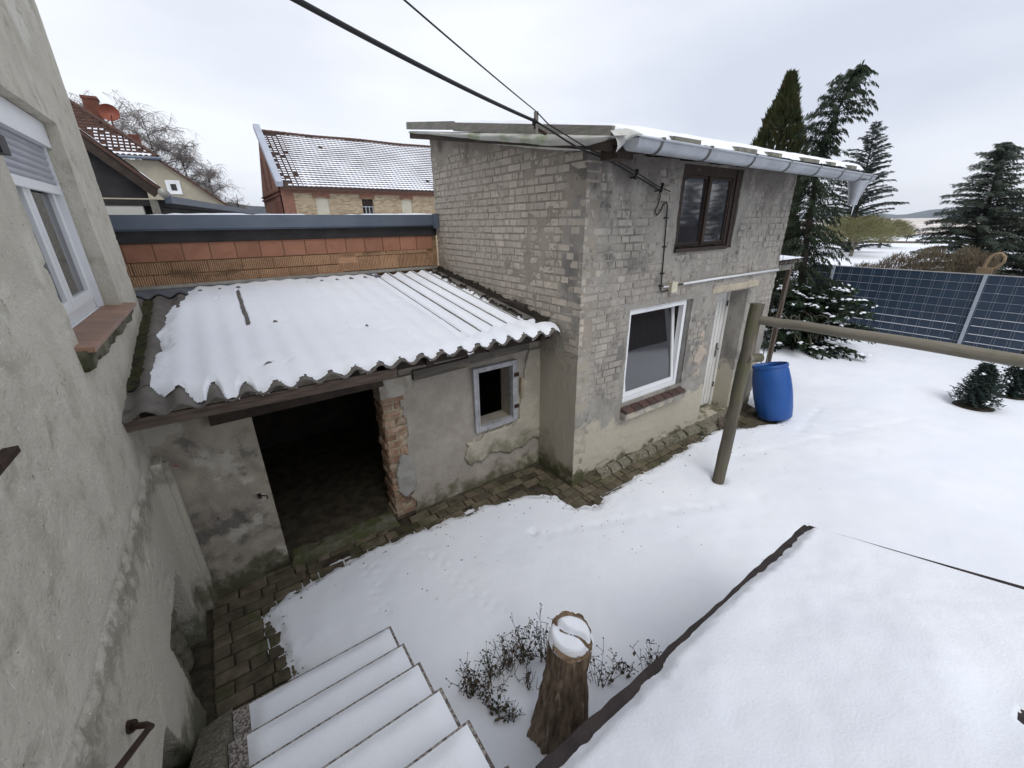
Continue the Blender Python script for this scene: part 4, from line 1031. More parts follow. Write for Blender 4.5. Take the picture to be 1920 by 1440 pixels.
# ---- conduit, junction box, cable on the wall
MB().tube([(4.92, FY-.022, 2.385), (5.6, FY-.022, 2.39), (7.5, FY-.022, 2.385)], .016, 10).build("conduit", m_pvc, bld, smooth=True)
jbx = MB().box(4.63, 4.735, FY-.055, FY-.002, 2.31, 2.43); jbx.box(4.623, 4.742, FY-.066, FY-.056, 2.303, 2.437)
jbx.build("junction_box", m_boxplastic, bld)
MB().tube([(4.74, FY-.02, 2.38), (4.92, FY-.02, 2.385)], .009, 8).build("conduit_joint", m_cable, bld)
wc = [(4.19, FY-.05, 3.46), (4.225, FY-.045, 3.40), (4.22, FY-.03, 3.31), (4.19, FY-.02, 3.25), (4.235, FY-.02, 3.205), (4.29, FY-.02, 3.25), (4.33, FY-.02, 3.32), (4.375, FY-.02, 3.35), (4.41, FY-.02, 3.31), (4.42, FY-.018, 3.22), (4.45, FY-.016, 2.80), (4.47, FY-.016, 2.45), (4.475, FY-.016, 2.34), (4.50, FY-.016, 2.325), (4.63, FY-.016, 2.335)]
MB().tube(wc, .007, 8).build("wall_cable", m_cable, bld, smooth=True)
for (x, z) in ((4.415, 3.18), (4.445, 2.86), (4.465, 2.55), (4.47, 2.40)): MB().box(x-.03, x+.03, FY-.03, FY-.002, z-.008, z+.008).build("cable_clip", m_cable, bld)
MB().box(4.52, 4.62, FY-.026, FY-.01, 2.375, 2.39).build("cable_stub", m_pvc, bld)

# ------------------------------------------------------------------ overhead cables
def span(a, b, sag, n=24):
    a, b = Vector(a), Vector(b)
    return [a.lerp(b, i / n) - Vector((0, 0, sag * 4 * (i / n) * (1 - i / n))) for i in range(n + 1)]
BR = Vector((2.74, 3.50, 4.05))
oc = thing("power_cable", BR, "thick black overhead cable sagging to the roof edge bracket", "cable")
A1 = Vector((0.649, 2.442, 4.10)); A2 = Vector((1.003, 2.306, 4.13))
e1 = BR + (A1 - BR) * 1.72; e2 = BR + (A2 - BR) * 2.4
p = span(e1 + Vector((0,0,.03)), BR + Vector((0, 0, -.03)), .05)
MB().tube(p, .0135, 10).build("span", m_cable, oc, smooth=True)
tail = [BR + Vector((0,0,-.03)), (2.76, 3.33, 3.93), (2.78, 3.13, 3.82), (2.82, 3.0, 3.745), (2.95, 2.985, 3.715), (3.11, 2.99, 3.69), (3.42, 3.05, 3.64), (3.74, 3.12, 3.58), (4.05, 3.14, 3.50), (4.19, 3.15, 3.46)]
MB().tube(tail, .0085, 8).build("wall_tail", m_cable, oc, smooth=True)
tc = thing("thin_cable", BR + Vector((0,0,.04)), "thin overhead wire running above the thick cable to the bracket", "cable")
MB().tube(span(e2 + Vector((0,0,.02)), BR + Vector((0, 0, .05)), .03), .0048, 8).build("span", m_cable, tc, smooth=True)
tail2 = [BR + Vector((0,0,.05)), (2.75, 3.33, 3.97), (2.77, 3.13, 3.865), (2.80, 3.0, 3.79), (2.94, 2.97, 3.735), (3.2, 2.99, 3.70), (3.55, 3.07, 3.645), (3.76, 3.12, 3.61), (4.1, 3.14, 3.51), (4.40, 3.16, 3.455)]
MB().tube(tail2, .006, 8).build("wall_tail", m_cable, tc, smooth=True)
hk = thing("cable_bracket", (2.8, 3.5, 4.0), "small upright steel cable bracket on the barge board", "bracket")
MB().box(2.725, 2.755, 3.485, 3.515, 3.92, 4.10).build("upright", m_greywood, hk)
MB().beam((2.72, 3.5, 3.97), (2.86, 3.5, 3.93), .025, .02).build("arm", m_rust, hk)
MB().tube([(2.70, 3.48, 4.03), (2.72, 3.5, 4.0), (2.74, 3.52, 4.03)], .02, 8).build("clamp", m_cable, hk)
for (x, z, lbl) in ((3.75, 3.595, "small black wire insulator nearer the corner on the front wall"), (4.19, 3.485, "small black wire insulator above the looped cable on the front wall")):
    iso = thing("insulator", (x, 3.16, z), lbl, "insulator", "wire insulators on the front wall")
    MB().tube([(x, 3.2, z-.03), (x, 3.13, z-.02)], .008, 8).build("pin", m_rust, iso)
    MB().tube([(x-.012, 3.12, z-.045), (x, 3.12, z), (x+.008, 3.12, z+.045)], [.018, .013, .018], 10).build("knob", m_cable, iso, smooth=True)

# ------------------------------------------------------------------ carpet-beating bar
bar = thing("carpet_bar", (4.7, 2.16, 0), "mossy round wooden post and crossbar of an old carpet-beating frame in the snow", "frame")
def wobtube(mb, a, b, r0, r1, n=12, seg=14, wob=.006, seed=1):
    q = random.Random(seed); a, b = Vector(a), Vector(b); pts, rs = [], []
    for i in range(seg + 1):
        t_ = i / seg
        pts.append(a.lerp(b, t_) + Vector([q.uniform(-wob, wob) for _ in range(3)]) * (1 if 0 < i < seg else 0))
        rs.append((r0 + (r1 - r0) * t_) * (1 + q.uniform(-.03, .03)))
    return mb.tube(pts, rs, n)
wobtube(MB(), (4.70, 2.16, -.1), (4.79, 2.16, 2.29), .072, .068, seed=2).build("post", m_post, bar, smooth=True, auto=50)
wobtube(MB(), (4.80, 2.13, 2.12), (4.89, -1.6, 2.145), .049, .053, seg=18, seed=3).build("crossbar", m_rail, bar, smooth=True, auto=50)
wobtube(MB(), (4.89, -1.6, -.1), (4.89, -1.6, 2.29), .08, .075, seed=4).build("post", m_post, bar, smooth=True, auto=50)
stub = wobtube(MB(), (4.73, 2.12, 1.68), (4.90, 2.06, 1.675), .048, .05, seg=4, seed=5).build("sawn_stub", m_post, bar, smooth=True, auto=50)
MB().tube([(4.899, 2.0605, 1.675), (4.903, 2.0595, 1.675)], .043, 14).build("cut_face", m_endgrain, stub)

# ------------------------------------------------------------------ barrel
bar_o = thing("barrel", (7.22, 2.70, 0), "open blue plastic barrel leaning at the corner of the brick building", "barrel")
b0, b1 = Vector((7.20, 2.60, .02)), Vector((7.22, 2.87, .91))
ax = (b1 - b0); L_ = ax.length; ax.normalize()
rr_ = ax.cross(Vector((0, 1, 0))).normalized(); uu_ = ax.cross(rr_)
def ring_mesh(prof, n=40):
    m = MB()
    P = np.zeros((len(prof), n + 1, 3))
    for j, (r, h) in enumerate(prof):
        for k in range(n + 1):
            a = -2 * math.pi * k / n
            P[j, k] = b0 + ax * (h * L_) + (rr_ * math.cos(a) + uu_ * math.sin(a)) * r
    return m.grid(P)
prof = [(0, .0), (.20, .0), (.235, .012), (.25, .04), (.272, .2), (.285, .4), (.287, .55), (.28, .72), (.262, .88), (.248, .945)]
ring_mesh(prof).build("body", m_barrel, bar_o, smooth=True)
ring_mesh([(.249, .93), (.262, .94), (.265, .955), (.262, .985), (.252, .998), (.240, .995), (.238, .94), (.24, .8), (.26, .5), (.22, .03), (0, .03)]).build("rim", m_barrel, bar_o, smooth=True)

# ------------------------------------------------------------------ broken planks on the doorstep
bp_ = thing("broken_planks", (6.25, 2.98, 0), "splintered dark plank ends propped against the doorstep", "wood scrap")
q = random.Random(13)
for k in range(7):
    x = 6.08 + k * .055
    MB().beam((x, 2.93 + q.uniform(-.03,.03), .01), (x + q.uniform(-.04,.06), 3.0, .12 + q.uniform(0, .12)), .03, .012, up=(0,1,0), jit=.008).build("splinter", m_oldwood, bp_)
br_ = thing("wooden_batten", (6.35, 2.7, 0), "thin weathered batten lying half in the snow by the doorstep", "wood scrap")
MB().beam((5.95, 2.80, .03), (6.5, 2.86, .04), .05, .015).build("batten", m_oldwood, br_)

# ------------------------------------------------------------------ tree stump
stump = thing("tree_stump", (1.15, 1.2, 0), "tall split tree stump with snow on its cut top beside the steps", "stump")
sm = MB(); nA, nH = 200, 70
def stump_r(a, h):
    rb = .05 * (1 - h) ** 1.6 + .150
    ridge = (.012 * math.sin(a * 5 + h * 2.2) + .009 * math.sin(a * 9 + 1.3 + h * 3)) * (1.3 - .9 * h)
    root = .04 * (1 - h) ** 3 * max(0, math.sin(a * 3 + .6))
    lobe = .018 * math.cos(2 * (a - .9)) * h
    return rb * .93 + ridge + root + lobe
def stump_c(h): return Vector((1.12 + .15 * h, 1.18 + .065 * h, 0))
P = np.zeros((nH, nA + 1, 3))
for j in range(nH):
    h = j / (nH - 1)
    an = -2 * math.pi * np.arange(nA + 1) / nA
    tw_ = an + .5 * h
    # seamless bark noise: sample on a circle-like blend
    wgt = (np.arange(nA + 1) / nA)
    def bn(s1, s2, sd_): 
        u = wgt * (2 * math.pi * .16) 
        a_ = fbm(u / s1 + h * .35, u * 0 + h * .85 / s2, 1.0, 4, sd_); b_ = fbm((u - 2 * math.pi * .16) / s1 + h * .35, u * 0 + h * .85 / s2, 1.0, 4, sd_)
        return a_ * (1 - wgt) + b_ * wgt
    furrow = np.abs(bn(.055, .42, 701) - .5) * 2
    plate = bn(.02, .09, 705) - .5
    for k in range(nA + 1):
        a = an[k]
        r = stump_r(a % (2*math.pi), h) + (-.030 * math.exp(-(furrow[k] / .16) ** 2) + .010 * furrow[k] + .010 * plate[k]) * (1 - .25 * h)
        topz = .84 + .012 * math.sin(a + .4) + .006 * math.sin(5 * a)
        P[j, k] = stump_c(h) + Vector((r * math.cos(a), r * math.sin(a), -.05 + (topz + .05) * h))
sm.grid(P)
sm.build("bark", m_bark, stump, smooth=True)
ct = MB(); nR = 12; nA = 64
P = np.zeros((nR, nA + 1, 3))
def top_z(x, y): return .84 + .012 * (y * .92 + x * .39) / .14
for j in range(nR):
    for k in range(nA + 1):
        a = -2 * math.pi * k / nA
        r = stump_r(a % (2*math.pi), 1) * j / (nR - 1) * .99
        x, y = r * math.cos(a), r * math.sin(a)
        crack = math.exp(-((x * .95 + y * .3 + .012 * math.sin(y * 30)) / .010) ** 2)
        P[j, k] = stump_c(1) + Vector((x, y, top_z(x, y) - .006 - .045 * crack))
ct.grid(P); ct.build("cut_top", m_cutwood, stump, smooth=True)
for sgn in (1, -1):
    sw = MB(); P = np.zeros((14, 41, 3))
    for j in range(14):
        for k in range(41):
            a = -2 * math.pi * k / 40
            rr = .135 * j / 13
            x, y = rr * math.cos(a), rr * math.sin(a)
            dd = (x * .95 + y * .3 + .012 * math.sin(y * 30) - .004) * sgn
            rim_ = sstep(1.0, .76, math.hypot(x, y) / (.136 + .006 * math.sin(3 * a + 1)))
            P[j, k] = stump_c(1) + Vector((x, y, top_z(x, y) - .03 + .056 * float(sstep(.004, .026, dd)) * float(rim_) + .006 * math.sin(x * 30 + sgn) * math.sin(y * 26)))
    sw.grid(P); sw.build("snow_cap", m_snow, stump, smooth=True)

# ------------------------------------------------------------------ withered plants in the bed
def dry_plant(x, y, h, n, spread, seed, label, heads=True, leaf=6):
    q = random.Random(seed)
    t_ = thing("withered_plant", (x, y, 0), label, "plant", "withered plants in the snowy bed")
    s_, hd, lf_ = MB(), MB(), MB()
    for i in range(n):
        a, l = q.uniform(0, 6.28), h * q.uniform(.6, 1.1)
        dx, dy = math.cos(a) * spread * q.uniform(.2, 1), math.sin(a) * spread * q.uniform(.2, 1)
        b = Vector((x + q.uniform(-.04,.04), y + q.uniform(-.04,.04), .03))
        p = [b, b + Vector((dx * .35, dy * .35, l * .55)), b + Vector((dx, dy, l))]
        s_.tube(p, [.0026, .0022, .0015], 4, caps=False)
        for k in range(4):
            t0 = q.uniform(.45, 1); c = p[1].lerp(p[2], q.random()) if q.random() > .3 else p[2]
            e = c + Vector((q.uniform(-.05,.05), q.uniform(-.05,.05), q.uniform(.0,.06)))
            s_.tube([c, e], [.002, .0014], 3, caps=False)
            if heads:
                r = q.uniform(.004, .008)
                hd.add([e+Vector((r,0,0)), e+Vector((0,r,0)), e+Vector((-r,0,0)), e+Vector((0,-r,0)), e+Vector((0,0,r)), e+Vector((0,0,-r))], [(0,1,4),(1,2,4),(2,3,4),(3,0,4),(1,0,5),(2,1,5),(3,2,5),(0,3,5)])
        for k in range(leaf):
            c = p[0].lerp(p[1], q.random()) if q.random() > .4 else p[1].lerp(p[2], q.random())
            d1 = Vector((q.uniform(-1,1), q.uniform(-1,1), q.uniform(-.8,.4))).normalized() * q.uniform(.02, .045)
            d2 = d1.cross(Vector((q.uniform(-1,1), q.uniform(-1,1), 1))).normalized() * q.uniform(.006, .014)
            lf_.add([c, c + d1 * .5 + d2, c + d1, c + d1 * .5 - d2 + Vector((0,0,.006))], [(0,1,2),(0,2,3)])
    s_.build("stems", m_drystem, t_)
    if heads and hd.v: tag(hd.build("seed_heads", m_cable, t_), kind="stuff")
    if lf_.v: tag(lf_.build("leaves", m_drystem, t_), kind="stuff")
PL = [(.82,1.75,.24,10,.10,"withered plant with dark clumped leaves nearest the step corner"), (.94,1.66,.20,8,.10,"low withered plant right of the step corner clump"),
      (1.02,1.75,.22,9,.12,"withered plant midway between the steps and the stump"), (1.13,1.72,.26,9,.10,"withered seed-head plant left of the stump, second from it"),
      (1.26,1.72,.30,11,.13,"bushy withered plant close behind the left of the stump"), (1.40,1.62,.36,10,.10,"tallest withered stalks with round seed heads behind the stump"),
      (.90,1.52,.16,6,.08,"small dark withered tuft in front of the clump by the steps"), (.97,1.44,.13,6,.05,"lone dark withered tuft lowest in the bed"),
      (1.18,1.55,.15,6,.07,"short withered leaves touching the stump's left foot"), (1.60,1.25,.22,8,.12,"thin withered stems right of the stump"),
      (1.78,1.22,.16,5,.10,"sparse reddish withered stems right of the stump, further out"), (1.95,1.10,.26,7,.10,"withered plant with pale curled leaves at the dark roof edge"),
      (1.52,1.03,.18,6,.07,"withered sprig between the stump and the roof edge"), (2.12,1.02,.22,5,.08,"withered sprig poking over the roof edge, farthest right")]
for i, (x, y, h, n, sp_, lb_) in enumerate(PL): dry_plant(x, y, h * 1.15, int(n * 1.6), sp_ * 1.15, 500 + i, lb_, heads=i not in (7, 8), leaf=4 if i in (0, 4, 6, 7) else 2)

# ------------------------------------------------------------------ low shed roof in the foreground, right
ls = thing("snowy_shed_roof", (1.9, -.3, 0), "low shed whose snow-covered roof with dark felt edge fills the lower right foreground", "shed roof")
def fz(y): return 1.10 + (.73 - y) * .245
MB().box(.72, 2.98, -2.2, .60, -.02, 1.08).build("wall", m_boards, ls)
MB().hexa([(.62,-2.3,fz(-2.3)-.06),(3.05,-2.3,fz(-2.3)-.06),(3.05,.73,fz(.73)-.06),(.62,.73,fz(.73)-.06),(.62,-2.3,fz(-2.3)),(3.05,-2.3,fz(-2.3)),(3.05,.73,fz(.73)),(.62,.73,fz(.73))]).build("roof_deck", m_edge, ls)
ep = []
for i in range(40):
    x = .62 + 2.43 * i / 39
    ep.append(Vector((x, .735 + .003 * math.sin(i * .5), fz(.735) + .012 - .006 * math.sin(math.pi * i / 39))))
fe1 = MB(); P = np.zeros((5, 40, 3))
for i, p_ in enumerate(ep):
    for j, (dy, dz) in enumerate(((.030, -.07), (.028, .0), (.022, .008), (-.04, .010), (-.045, -.02))): P[j, i] = (p_.x, p_.y + dy + .003 * math.sin(i * 1.9), p_.z - .004 + dz + .003 * math.sin(i * 2.7 + j))
fe1.grid(P[:, ::-1]).build("felt_edge", m_edge, ls, smooth=True, auto=40)
MB().tube([(3.056, .73, fz(.73)+.012), (3.06, .2, fz(.2)+.018), (3.063, -.4, fz(-.4)+.034), (3.06, -2.3, fz(-2.3)+.035)], .011, 6).build("side_edge", m_edge, ls)
nx, ny = 170, 190
XX, YY = np.meshgrid(np.linspace(.63, 3.05, nx), np.linspace(-2.3, .735, ny))
ed = .752 - YY - np.interp(XX, [.6, 1.15, 1.38, 1.46, 1.75, 2.25, 2.38, 2.75, 2.95, 3.05], [.048, .044, .04, .016, .010, .008, .026, .034, .02, .02]) * (.85 + .3 * fbm(XX, XX*0, .12, 3, 301)) + (fbm(XX, YY, .045, 3, 303) - .5) * .03
lump = (fbm(XX, YY, .06, 3, 306) - .5) * .006 + (fbm(XX, YY, .7, 4, 305) - .5) * .06 + (fbm(XX * .6 + YY * .8, YY * .6 - XX * .8, .35, 3, 307) - .5) * .03
hole = sstep(.45, 1.0, np.exp(-(((XX - 2.17) / .075) ** 2 + ((YY + .315) / .04) ** 2)) + (fbm(XX * 3, YY, .03, 3, 309) - .5) * .5) * .12 + np.exp(-(((XX - 2.13) / .2) ** 2 + ((YY + .25) / .14) ** 2)) * .04
ZZ = fz(YY) + .052 * sstep(-.012, .07, ed) + lump * sstep(0, .3, ed) * sstep(0, .15, 3.05 - XX) - .03 * sstep(.05, .0, 3.05 - XX) - .03 * sstep(.0, -.03, ed) - hole + .006
MB().grid(np.dstack([XX, YY, ZZ])).build("snow_cover", m_snow, ls, smooth=True)

# ------------------------------------------------------------------ privacy fence
fen = thing("privacy_fence", (14.9, 2.0, 0), "dark blue privacy fence with woven strips in a galvanised wire mesh", "fence")
FXX, FH = 14.9, 1.86
PY = [-3.75, -1.15, 1.75, 4.8, 6.75]
m_postgalv = M("fence_post_paint", (0.36, 0.39, 0.44), (0.32, 0.35, 0.4), scale=4, rough=0.5, bump=0)
for y in PY[1:4]:
    MB().box(FXX-.075, FXX-.02, y-.032, y+.032, 0, FH+.02).build("post", m_postgalv, fen)
rodm = bpy.data.meshes.new("fence_rod_mesh"); _m = MB().tube([(0,0,0),(0,0,1)], .0034, 4); rodm.from_pydata(_m.v, [], _m.f); rodm.materials.append(m_galv)
for pi in range(1, 4):
    ya, yb = PY[pi] - (1.0 if pi == 0 else 0), PY[pi+1]
    if pi == 3: yb = 5.4
    for k in range(9):
        z = .06 + k * .2
        MB().box(FXX-.004, FXX+.004, ya+.01, yb-.01, z+.006, z+.192).build("strip", m_strip, fen)
    for k in range(10):
        z = .055 + k * .2
        MB().tube([(FXX-.016, ya, z), (FXX-.016, yb, z)], .0065, 5).build("wire", m_galv, fen)
    y = ya + .1
    while y < yb:
        for dy in (0, .05): piece("rod", rodm, fen, (FXX-.008, y + dy, .03), (1, 1, FH - .02))
        y += .25
for pi in (0,):
    MB().box(FXX-.004, FXX+.004, PY[0], PY[1]-.02, .06, FH).build("strip", m_strip, fen)
MB().box(FXX-.01, FXX+.012, -.75, 5.3, FH+.002, FH+.016).build("top_strip", M("frosted_strip", (0.5, 0.48, 0.45), (0.4, 0.36, 0.32), scale=9), fen)
lp = thing("bent_wood_loop", (15.25, 1.75, 0), "tan bent wooden loop standing up behind the blue fence post", "loop")
MB().tube([(15.25, 1.95, 1.3), (15.25, 1.90, 1.9), (15.25, 1.86, 2.2), (15.25, 1.79, 2.31), (15.25, 1.69, 2.33), (15.25, 1.61, 2.26), (15.25, 1.60, 2.14), (15.25, 1.66, 2.03), (15.25, 1.74, 1.98), (15.25, 1.78, 1.6)], .032, 10).build("loop", m_tan, lp, smooth=True)
MB().box(15.2, 15.3, 1.72, 1.98, 0, 2.0).build("stand", m_tan, lp)

# ------------------------------------------------------------------ small lean-to at the far end of the brick building
lt_ = thing("lean_to", (8.1, 4.4, 0), "small dark lean-to with snowy corrugated roof behind the brick building's far corner", "lean-to")
XX, YY = np.meshgrid(np.linspace(7.56, 9.9, 170), np.linspace(3.74, 5.8, 12))
zz = 2.36 + (YY - 3.74) * .06 + .024 * np.cos(2 * math.pi * XX / PITCH)
MB().grid(np.dstack([XX, YY, zz])).grid(np.dstack([XX, YY, zz - .01])[:, ::-1]).build("roof_sheet", m_corr, lt_, smooth=True)
MB().grid(np.dstack([XX, YY + .01, np.maximum(zz, 2.36 + (YY - 3.74) * .06 + .02) + .035])).build("snow", m_snow, lt_, smooth=True)
MB().box(7.56, 9.7, 3.82, 3.87, 2.20, 2.31).build("beam", m_greywood, lt_)
MB().beam((9.6, 3.86, 0), (9.6, 3.86, 2.25), .08, .08, up=(0,1,0)).build("post", m_oldwood, lt_)
for k in range(13): MB().box(7.6 + k*.16, 7.75 + k*.16, 4.3, 4.33, 0, 2.33).build("board", m_darkwood, lt_)
vn = thing("bare_vine", (7.9, 3.5, 0), "leafless climbing vine stems on the dark lean-to", "vine")
q = random.Random(31)
for k in range(9):
    p = Vector((7.75 + q.uniform(0, 1.8), 3.72 + q.uniform(-.05,.05), 0)); pts = [p.copy()]
    for s_ in range(9):
        p = p + Vector((q.uniform(-.12,.14), q.uniform(-.03,.03), .28)); pts.append(p.copy())
    MB().tube(pts, [.011 - .0008 * i for i in range(10)], 5).build("stem", m_trunk if k % 2 else m_rail, vn, smooth=True)

# ------------------------------------------------------------------ brown board shed and trees behind the viewer (seen mirrored in the panes)
bs_ = thing("board_shed", (15, -6, 0), "brown board shed beyond the right edge, mirrored in the white window", "shed")
for k in range(26): MB().box(12.4 + k*.2, 12.59 + k*.2, -4.32, -4.29, 0, 2.9).build("board", m_boards, bs_)
MB().box(12.4, 17.6, -7.6, -4.33, 0, 2.9).build("body", m_boards, bs_)
MB().box(12.2, 17.8, -7.8, -4.1, 2.9, 3.0).build("roof", m_felt, bs_)

# ------------------------------------------------------------------ trees
def spray(mb, p, d, ln, w, q):
    """one flat needle spray: a narrow folded blade"""
    d = d.normalized()
    s = d.cross(Vector((q.uniform(-1,1), q.uniform(-1,1), q.uniform(.2,1))))
    if s.length < 1e-4: return
    s = s.normalized() * w
    e = p + d * ln
    o = len(mb.v)
    mb.v.extend((tuple(p), tuple(p + d * ln * .45 + s), tuple(e), tuple(p + d * ln * .45 - s)))
    mb.f.append((o, o + 1, o + 2)); mb.f.append((o, o + 2, o + 3))
def bough(mb, wd, p0, az, ln, up, droop, q, w=.03, sl=.22, dens=9, hang=.35, flat=.5, wood=True):
    d = Vector((math.cos(az), math.sin(az), up)).normalized()
    n = max(3, int(ln / .16)); p = Vector(p0); pts = [p.copy()]
    for i in range(n):
        p = p + d * (ln / n); pts.append(p.copy())
        d = (d + Vector((q.uniform(-.08,.08), q.uniform(-.08,.08), -droop / n + q.uniform(-.03,.03)))).normalized()
        t_ = (i + 1) / n
        k = dens * (1.0 if t_ > .25 else .4)
        for _ in range(int(k) + (q.random() < k % 1)):
            side = Vector((-d.y, d.x, 0)) * q.choice((-1, 1))
            dd = d * q.uniform(.3, 1) + side * q.uniform(.2, 1) + Vector((0, 0, q.uniform(-1, .6) * (1 - flat) - hang))
            spray(mb, p + Vector((q.uniform(-.05,.05),)*3) - d * q.uniform(0, ln / n), dd, sl * q.uniform(.5, 1.2) * (1.1 - .4 * t_), w * q.uniform(.6, 1.2), q)
    if wood: wd.tube(pts, [max(.004, .014 * ln * (1 - i / len(pts))) for i in range(len(pts))], 4, caps=False)
    return pts
def conifer(name, path, prof, mat, label, seed, nb=60, up=.1, droop=.5, group="evergreens beyond the yard", r0=.12, cat="tree", **kw):
    q = random.Random(seed)
    base = Vector(path[0])
    t_ = thing(name, base, label, cat, group)
    mb, wd = MB(), MB()
    H = path[-1][2]
    zs = [p[2] for p in path]
    def c(z): return Vector((float(np.interp(z, zs, [p[0] for p in path])), float(np.interp(z, zs, [p[1] for p in path])), z))
    MB().tube([c(z) for z in np.linspace(zs[0] - .1, H, 14)], [max(.01, r0 * (1 - i / 13) + .012) for i in range(14)], 8).build("trunk", m_trunk, t_, smooth=True)
    for i in range(nb):
        z = zs[0] + (H - zs[0]) * (i + q.random()) / nb
        r = float(np.interp(z, [a for a, _ in prof], [b for _, b in prof])) * q.uniform(.65, 1.12)
        if r < .05: continue
        bough(mb, wd, c(z), i * 2.399 + q.uniform(-.5,.5), r, up + .25 * (z / H) + q.uniform(-.1,.15), droop, q, **kw)
    for _ in range(10): spray(mb, c(H) - Vector((0,0,q.uniform(0,.3))), Vector((q.uniform(-.4,.4), q.uniform(-.4,.4), 1)), .14, .015, q)
    mb.build("crown", mat, t_)
    wd.build("branches", m_trunk, t_)
    return t_
# columnar thuja
def thuja(name, base, H, prof, label, n, seed, mat):
    q = random.Random(seed); t_ = thing(name, base, label, "tree", "evergreens beyond the yard")
    mb = MB(); bx, by, bz = base
    MB().tube([(bx, by, bz), (bx, by, bz + H * .9)], [.14, .03], 8).build("trunk", m_trunk, t_)
    for i in range(n):
        h = 1 - (1 - q.random()) ** .8
        z = h * H
        R = float(np.interp(z, [a for a, _ in prof], [b for _, b in prof]))
        a = q.uniform(0, 6.283)
        R *= 1 + .10 * math.sin(a * 5 + z * 3) + .08 * math.sin(a * 3 - z * 5)
        r = R * (1 - .35 * q.random() ** 2)
        p = Vector((bx + r * math.cos(a), by + r * math.sin(a), bz + z - .1))
        spray(mb, p, Vector((math.cos(a) * .45 + q.uniform(-.4,.4), math.sin(a) * .45 + q.uniform(-.4,.4), 1)), q.uniform(.10, .22), q.uniform(.010, .028), q)
    mb.build("crown", mat, t_)
thuja("columnar_thuja", (13.52, 6.42, 0), 6.75, [(0, .8), (3, .82), (4.6, .72), (5.6, .42), (6.3, .18), (6.75, .03)], "dense columnar thuja with pointed top rising behind the snowy roof", 30000, 61, m_thuja)
conifer("weeping_cypress", [(12.35, 4.45, 0), (12.2, 4.65, 2.5), (12.13, 4.76, 4.2), (12.14, 4.74, 4.9), (12.16, 4.62, 5.5), (12.19, 4.50, 5.9), (12.21, 4.40, 6.15)],
        [(0, 1.0), (1.4, 1.05), (2.6, .95), (3.4, .78), (4.0, .66), (4.4, .5), (4.75, .42), (5.0, .6), (5.3, .8), (5.6, .72), (5.9, .5), (6.1, .25), (6.15, .1)], m_cypress, "tall ragged weeping cypress with a bent top beside the building", 62, nb=260, up=.15, droop=1.0, w=.010, sl=.14, dens=38, hang=.85, r0=.11)
conifer("spruce", [(51.6, 15.9, 0), (51.5, 16.3, 11.1)], [(0, 3.0), (3.5, 3.5), (6, 2.7), (8.5, 1.7), (10.2, .9), (11.1, .15)], m_spruce, "open-branched grey-green spruce with steep boughs behind the gutter outlet", 63, nb=150, up=.4, droop=.5, w=.03, sl=.42, dens=14, hang=.2, r0=.2)
conifer("spruce", [(22.6, 3.0, 0), (22.5, 3.4, 5.4)], [(0, 2.3), (1.5, 2.2), (2.6, 1.75), (3.4, 1.1), (3.7, 1.35), (4.6, .65), (4.9, .75), (5.3, .25), (5.5, .05)], m_spruce2, "broad spreading spruce behind the fence, left of the pair", 64, nb=250, up=.15, droop=.6, w=.013, sl=.17, dens=42, hang=.3, r0=.14)
conifer("spruce", [(23.6, 1.5, 0), (23.5, 1.7, 4.7)], [(0, 2.5), (1.5, 2.3), (2.8, 1.8), (3.8, 1.1), (4.7, .1)], m_spruce2, "broad spruce cut by the right picture edge behind the fence", 65, nb=190, up=.15, droop=.6, w=.013, sl=.17, dens=38, hang=.3, r0=.14)
def snowbits(parent, spots, q, s=.09):
    mb = MB()
    for p in [Vector(p_) + Vector((q.gauss(0, s * .8), q.gauss(0, s * .8), q.uniform(-.03, .02))) for p_ in spots for _ in range(4)]:
        n = 7; r = s * q.uniform(.25, 1.0); e = q.uniform(.5, 1.0); a0 = q.uniform(0, 6.28)
        top = Vector(p) + Vector((0, 0, r * .38))
        vs = [top] + [Vector(p) + Vector((math.cos(a0 + 6.283*k/n) * r * q.uniform(.6,1.2), math.sin(a0 + 6.283*k/n) * r * e * q.uniform(.6,1.2), q.uniform(-.02,.01))) for k in range(n)]
        vs += [Vector(p).lerp(vs[k + 1], .6) + Vector((0, 0, r * .28)) for k in range(n)]
        fs = [(1 + k, 1 + (k + 1) % n, 8 + (k + 1) % n, 8 + k) for k in range(n)] + [(8 + k, 8 + (k + 1) % n, 0) for k in range(n)]
        mb.add(vs, fs)
    tag(mb.build("snow_clumps", m_snow, parent, smooth=True), kind="stuff")
# low yew with snow clumps
q = random.Random(71)
yw = thing("yew_bush", (12.1, 4.0, 0), "spreading dark yew bush dotted with snow clumps at the fence end", "bush")
mb, wd = MB(), MB(); tips = []
for i in range(165):
    a = q.uniform(0, 6.283); z0 = q.uniform(.05, 1.75); R = 1.38 * math.sqrt(max(.1, 1 - (z0 / 2.2) ** 2)) * q.uniform(.65, 1.08)
    pts = bough(mb, wd, (12.1 + q.uniform(-.2,.2), 4.2 + q.uniform(-.2,.2), z0 * .75), a, R, .2 + z0 * .3, .55, q, w=.02, sl=.19, dens=20, hang=.05, flat=.7)
    if q.random() < .75: tips.append(pts[-1 - q.randint(0, 3)] + Vector((0, 0, .05)))
    if q.random() < .35: tips.append(pts[len(pts) // 2] + Vector((0, 0, .06)))
mb.build("foliage", m_yew, yw); wd.build("branches", m_trunk, yw); snowbits(yw, tips, q, .085)
vt = thing("bare_shrub", (12.0, 4.3, 0), "leafless brown shrub stems between the yew and the cypress", "shrub")
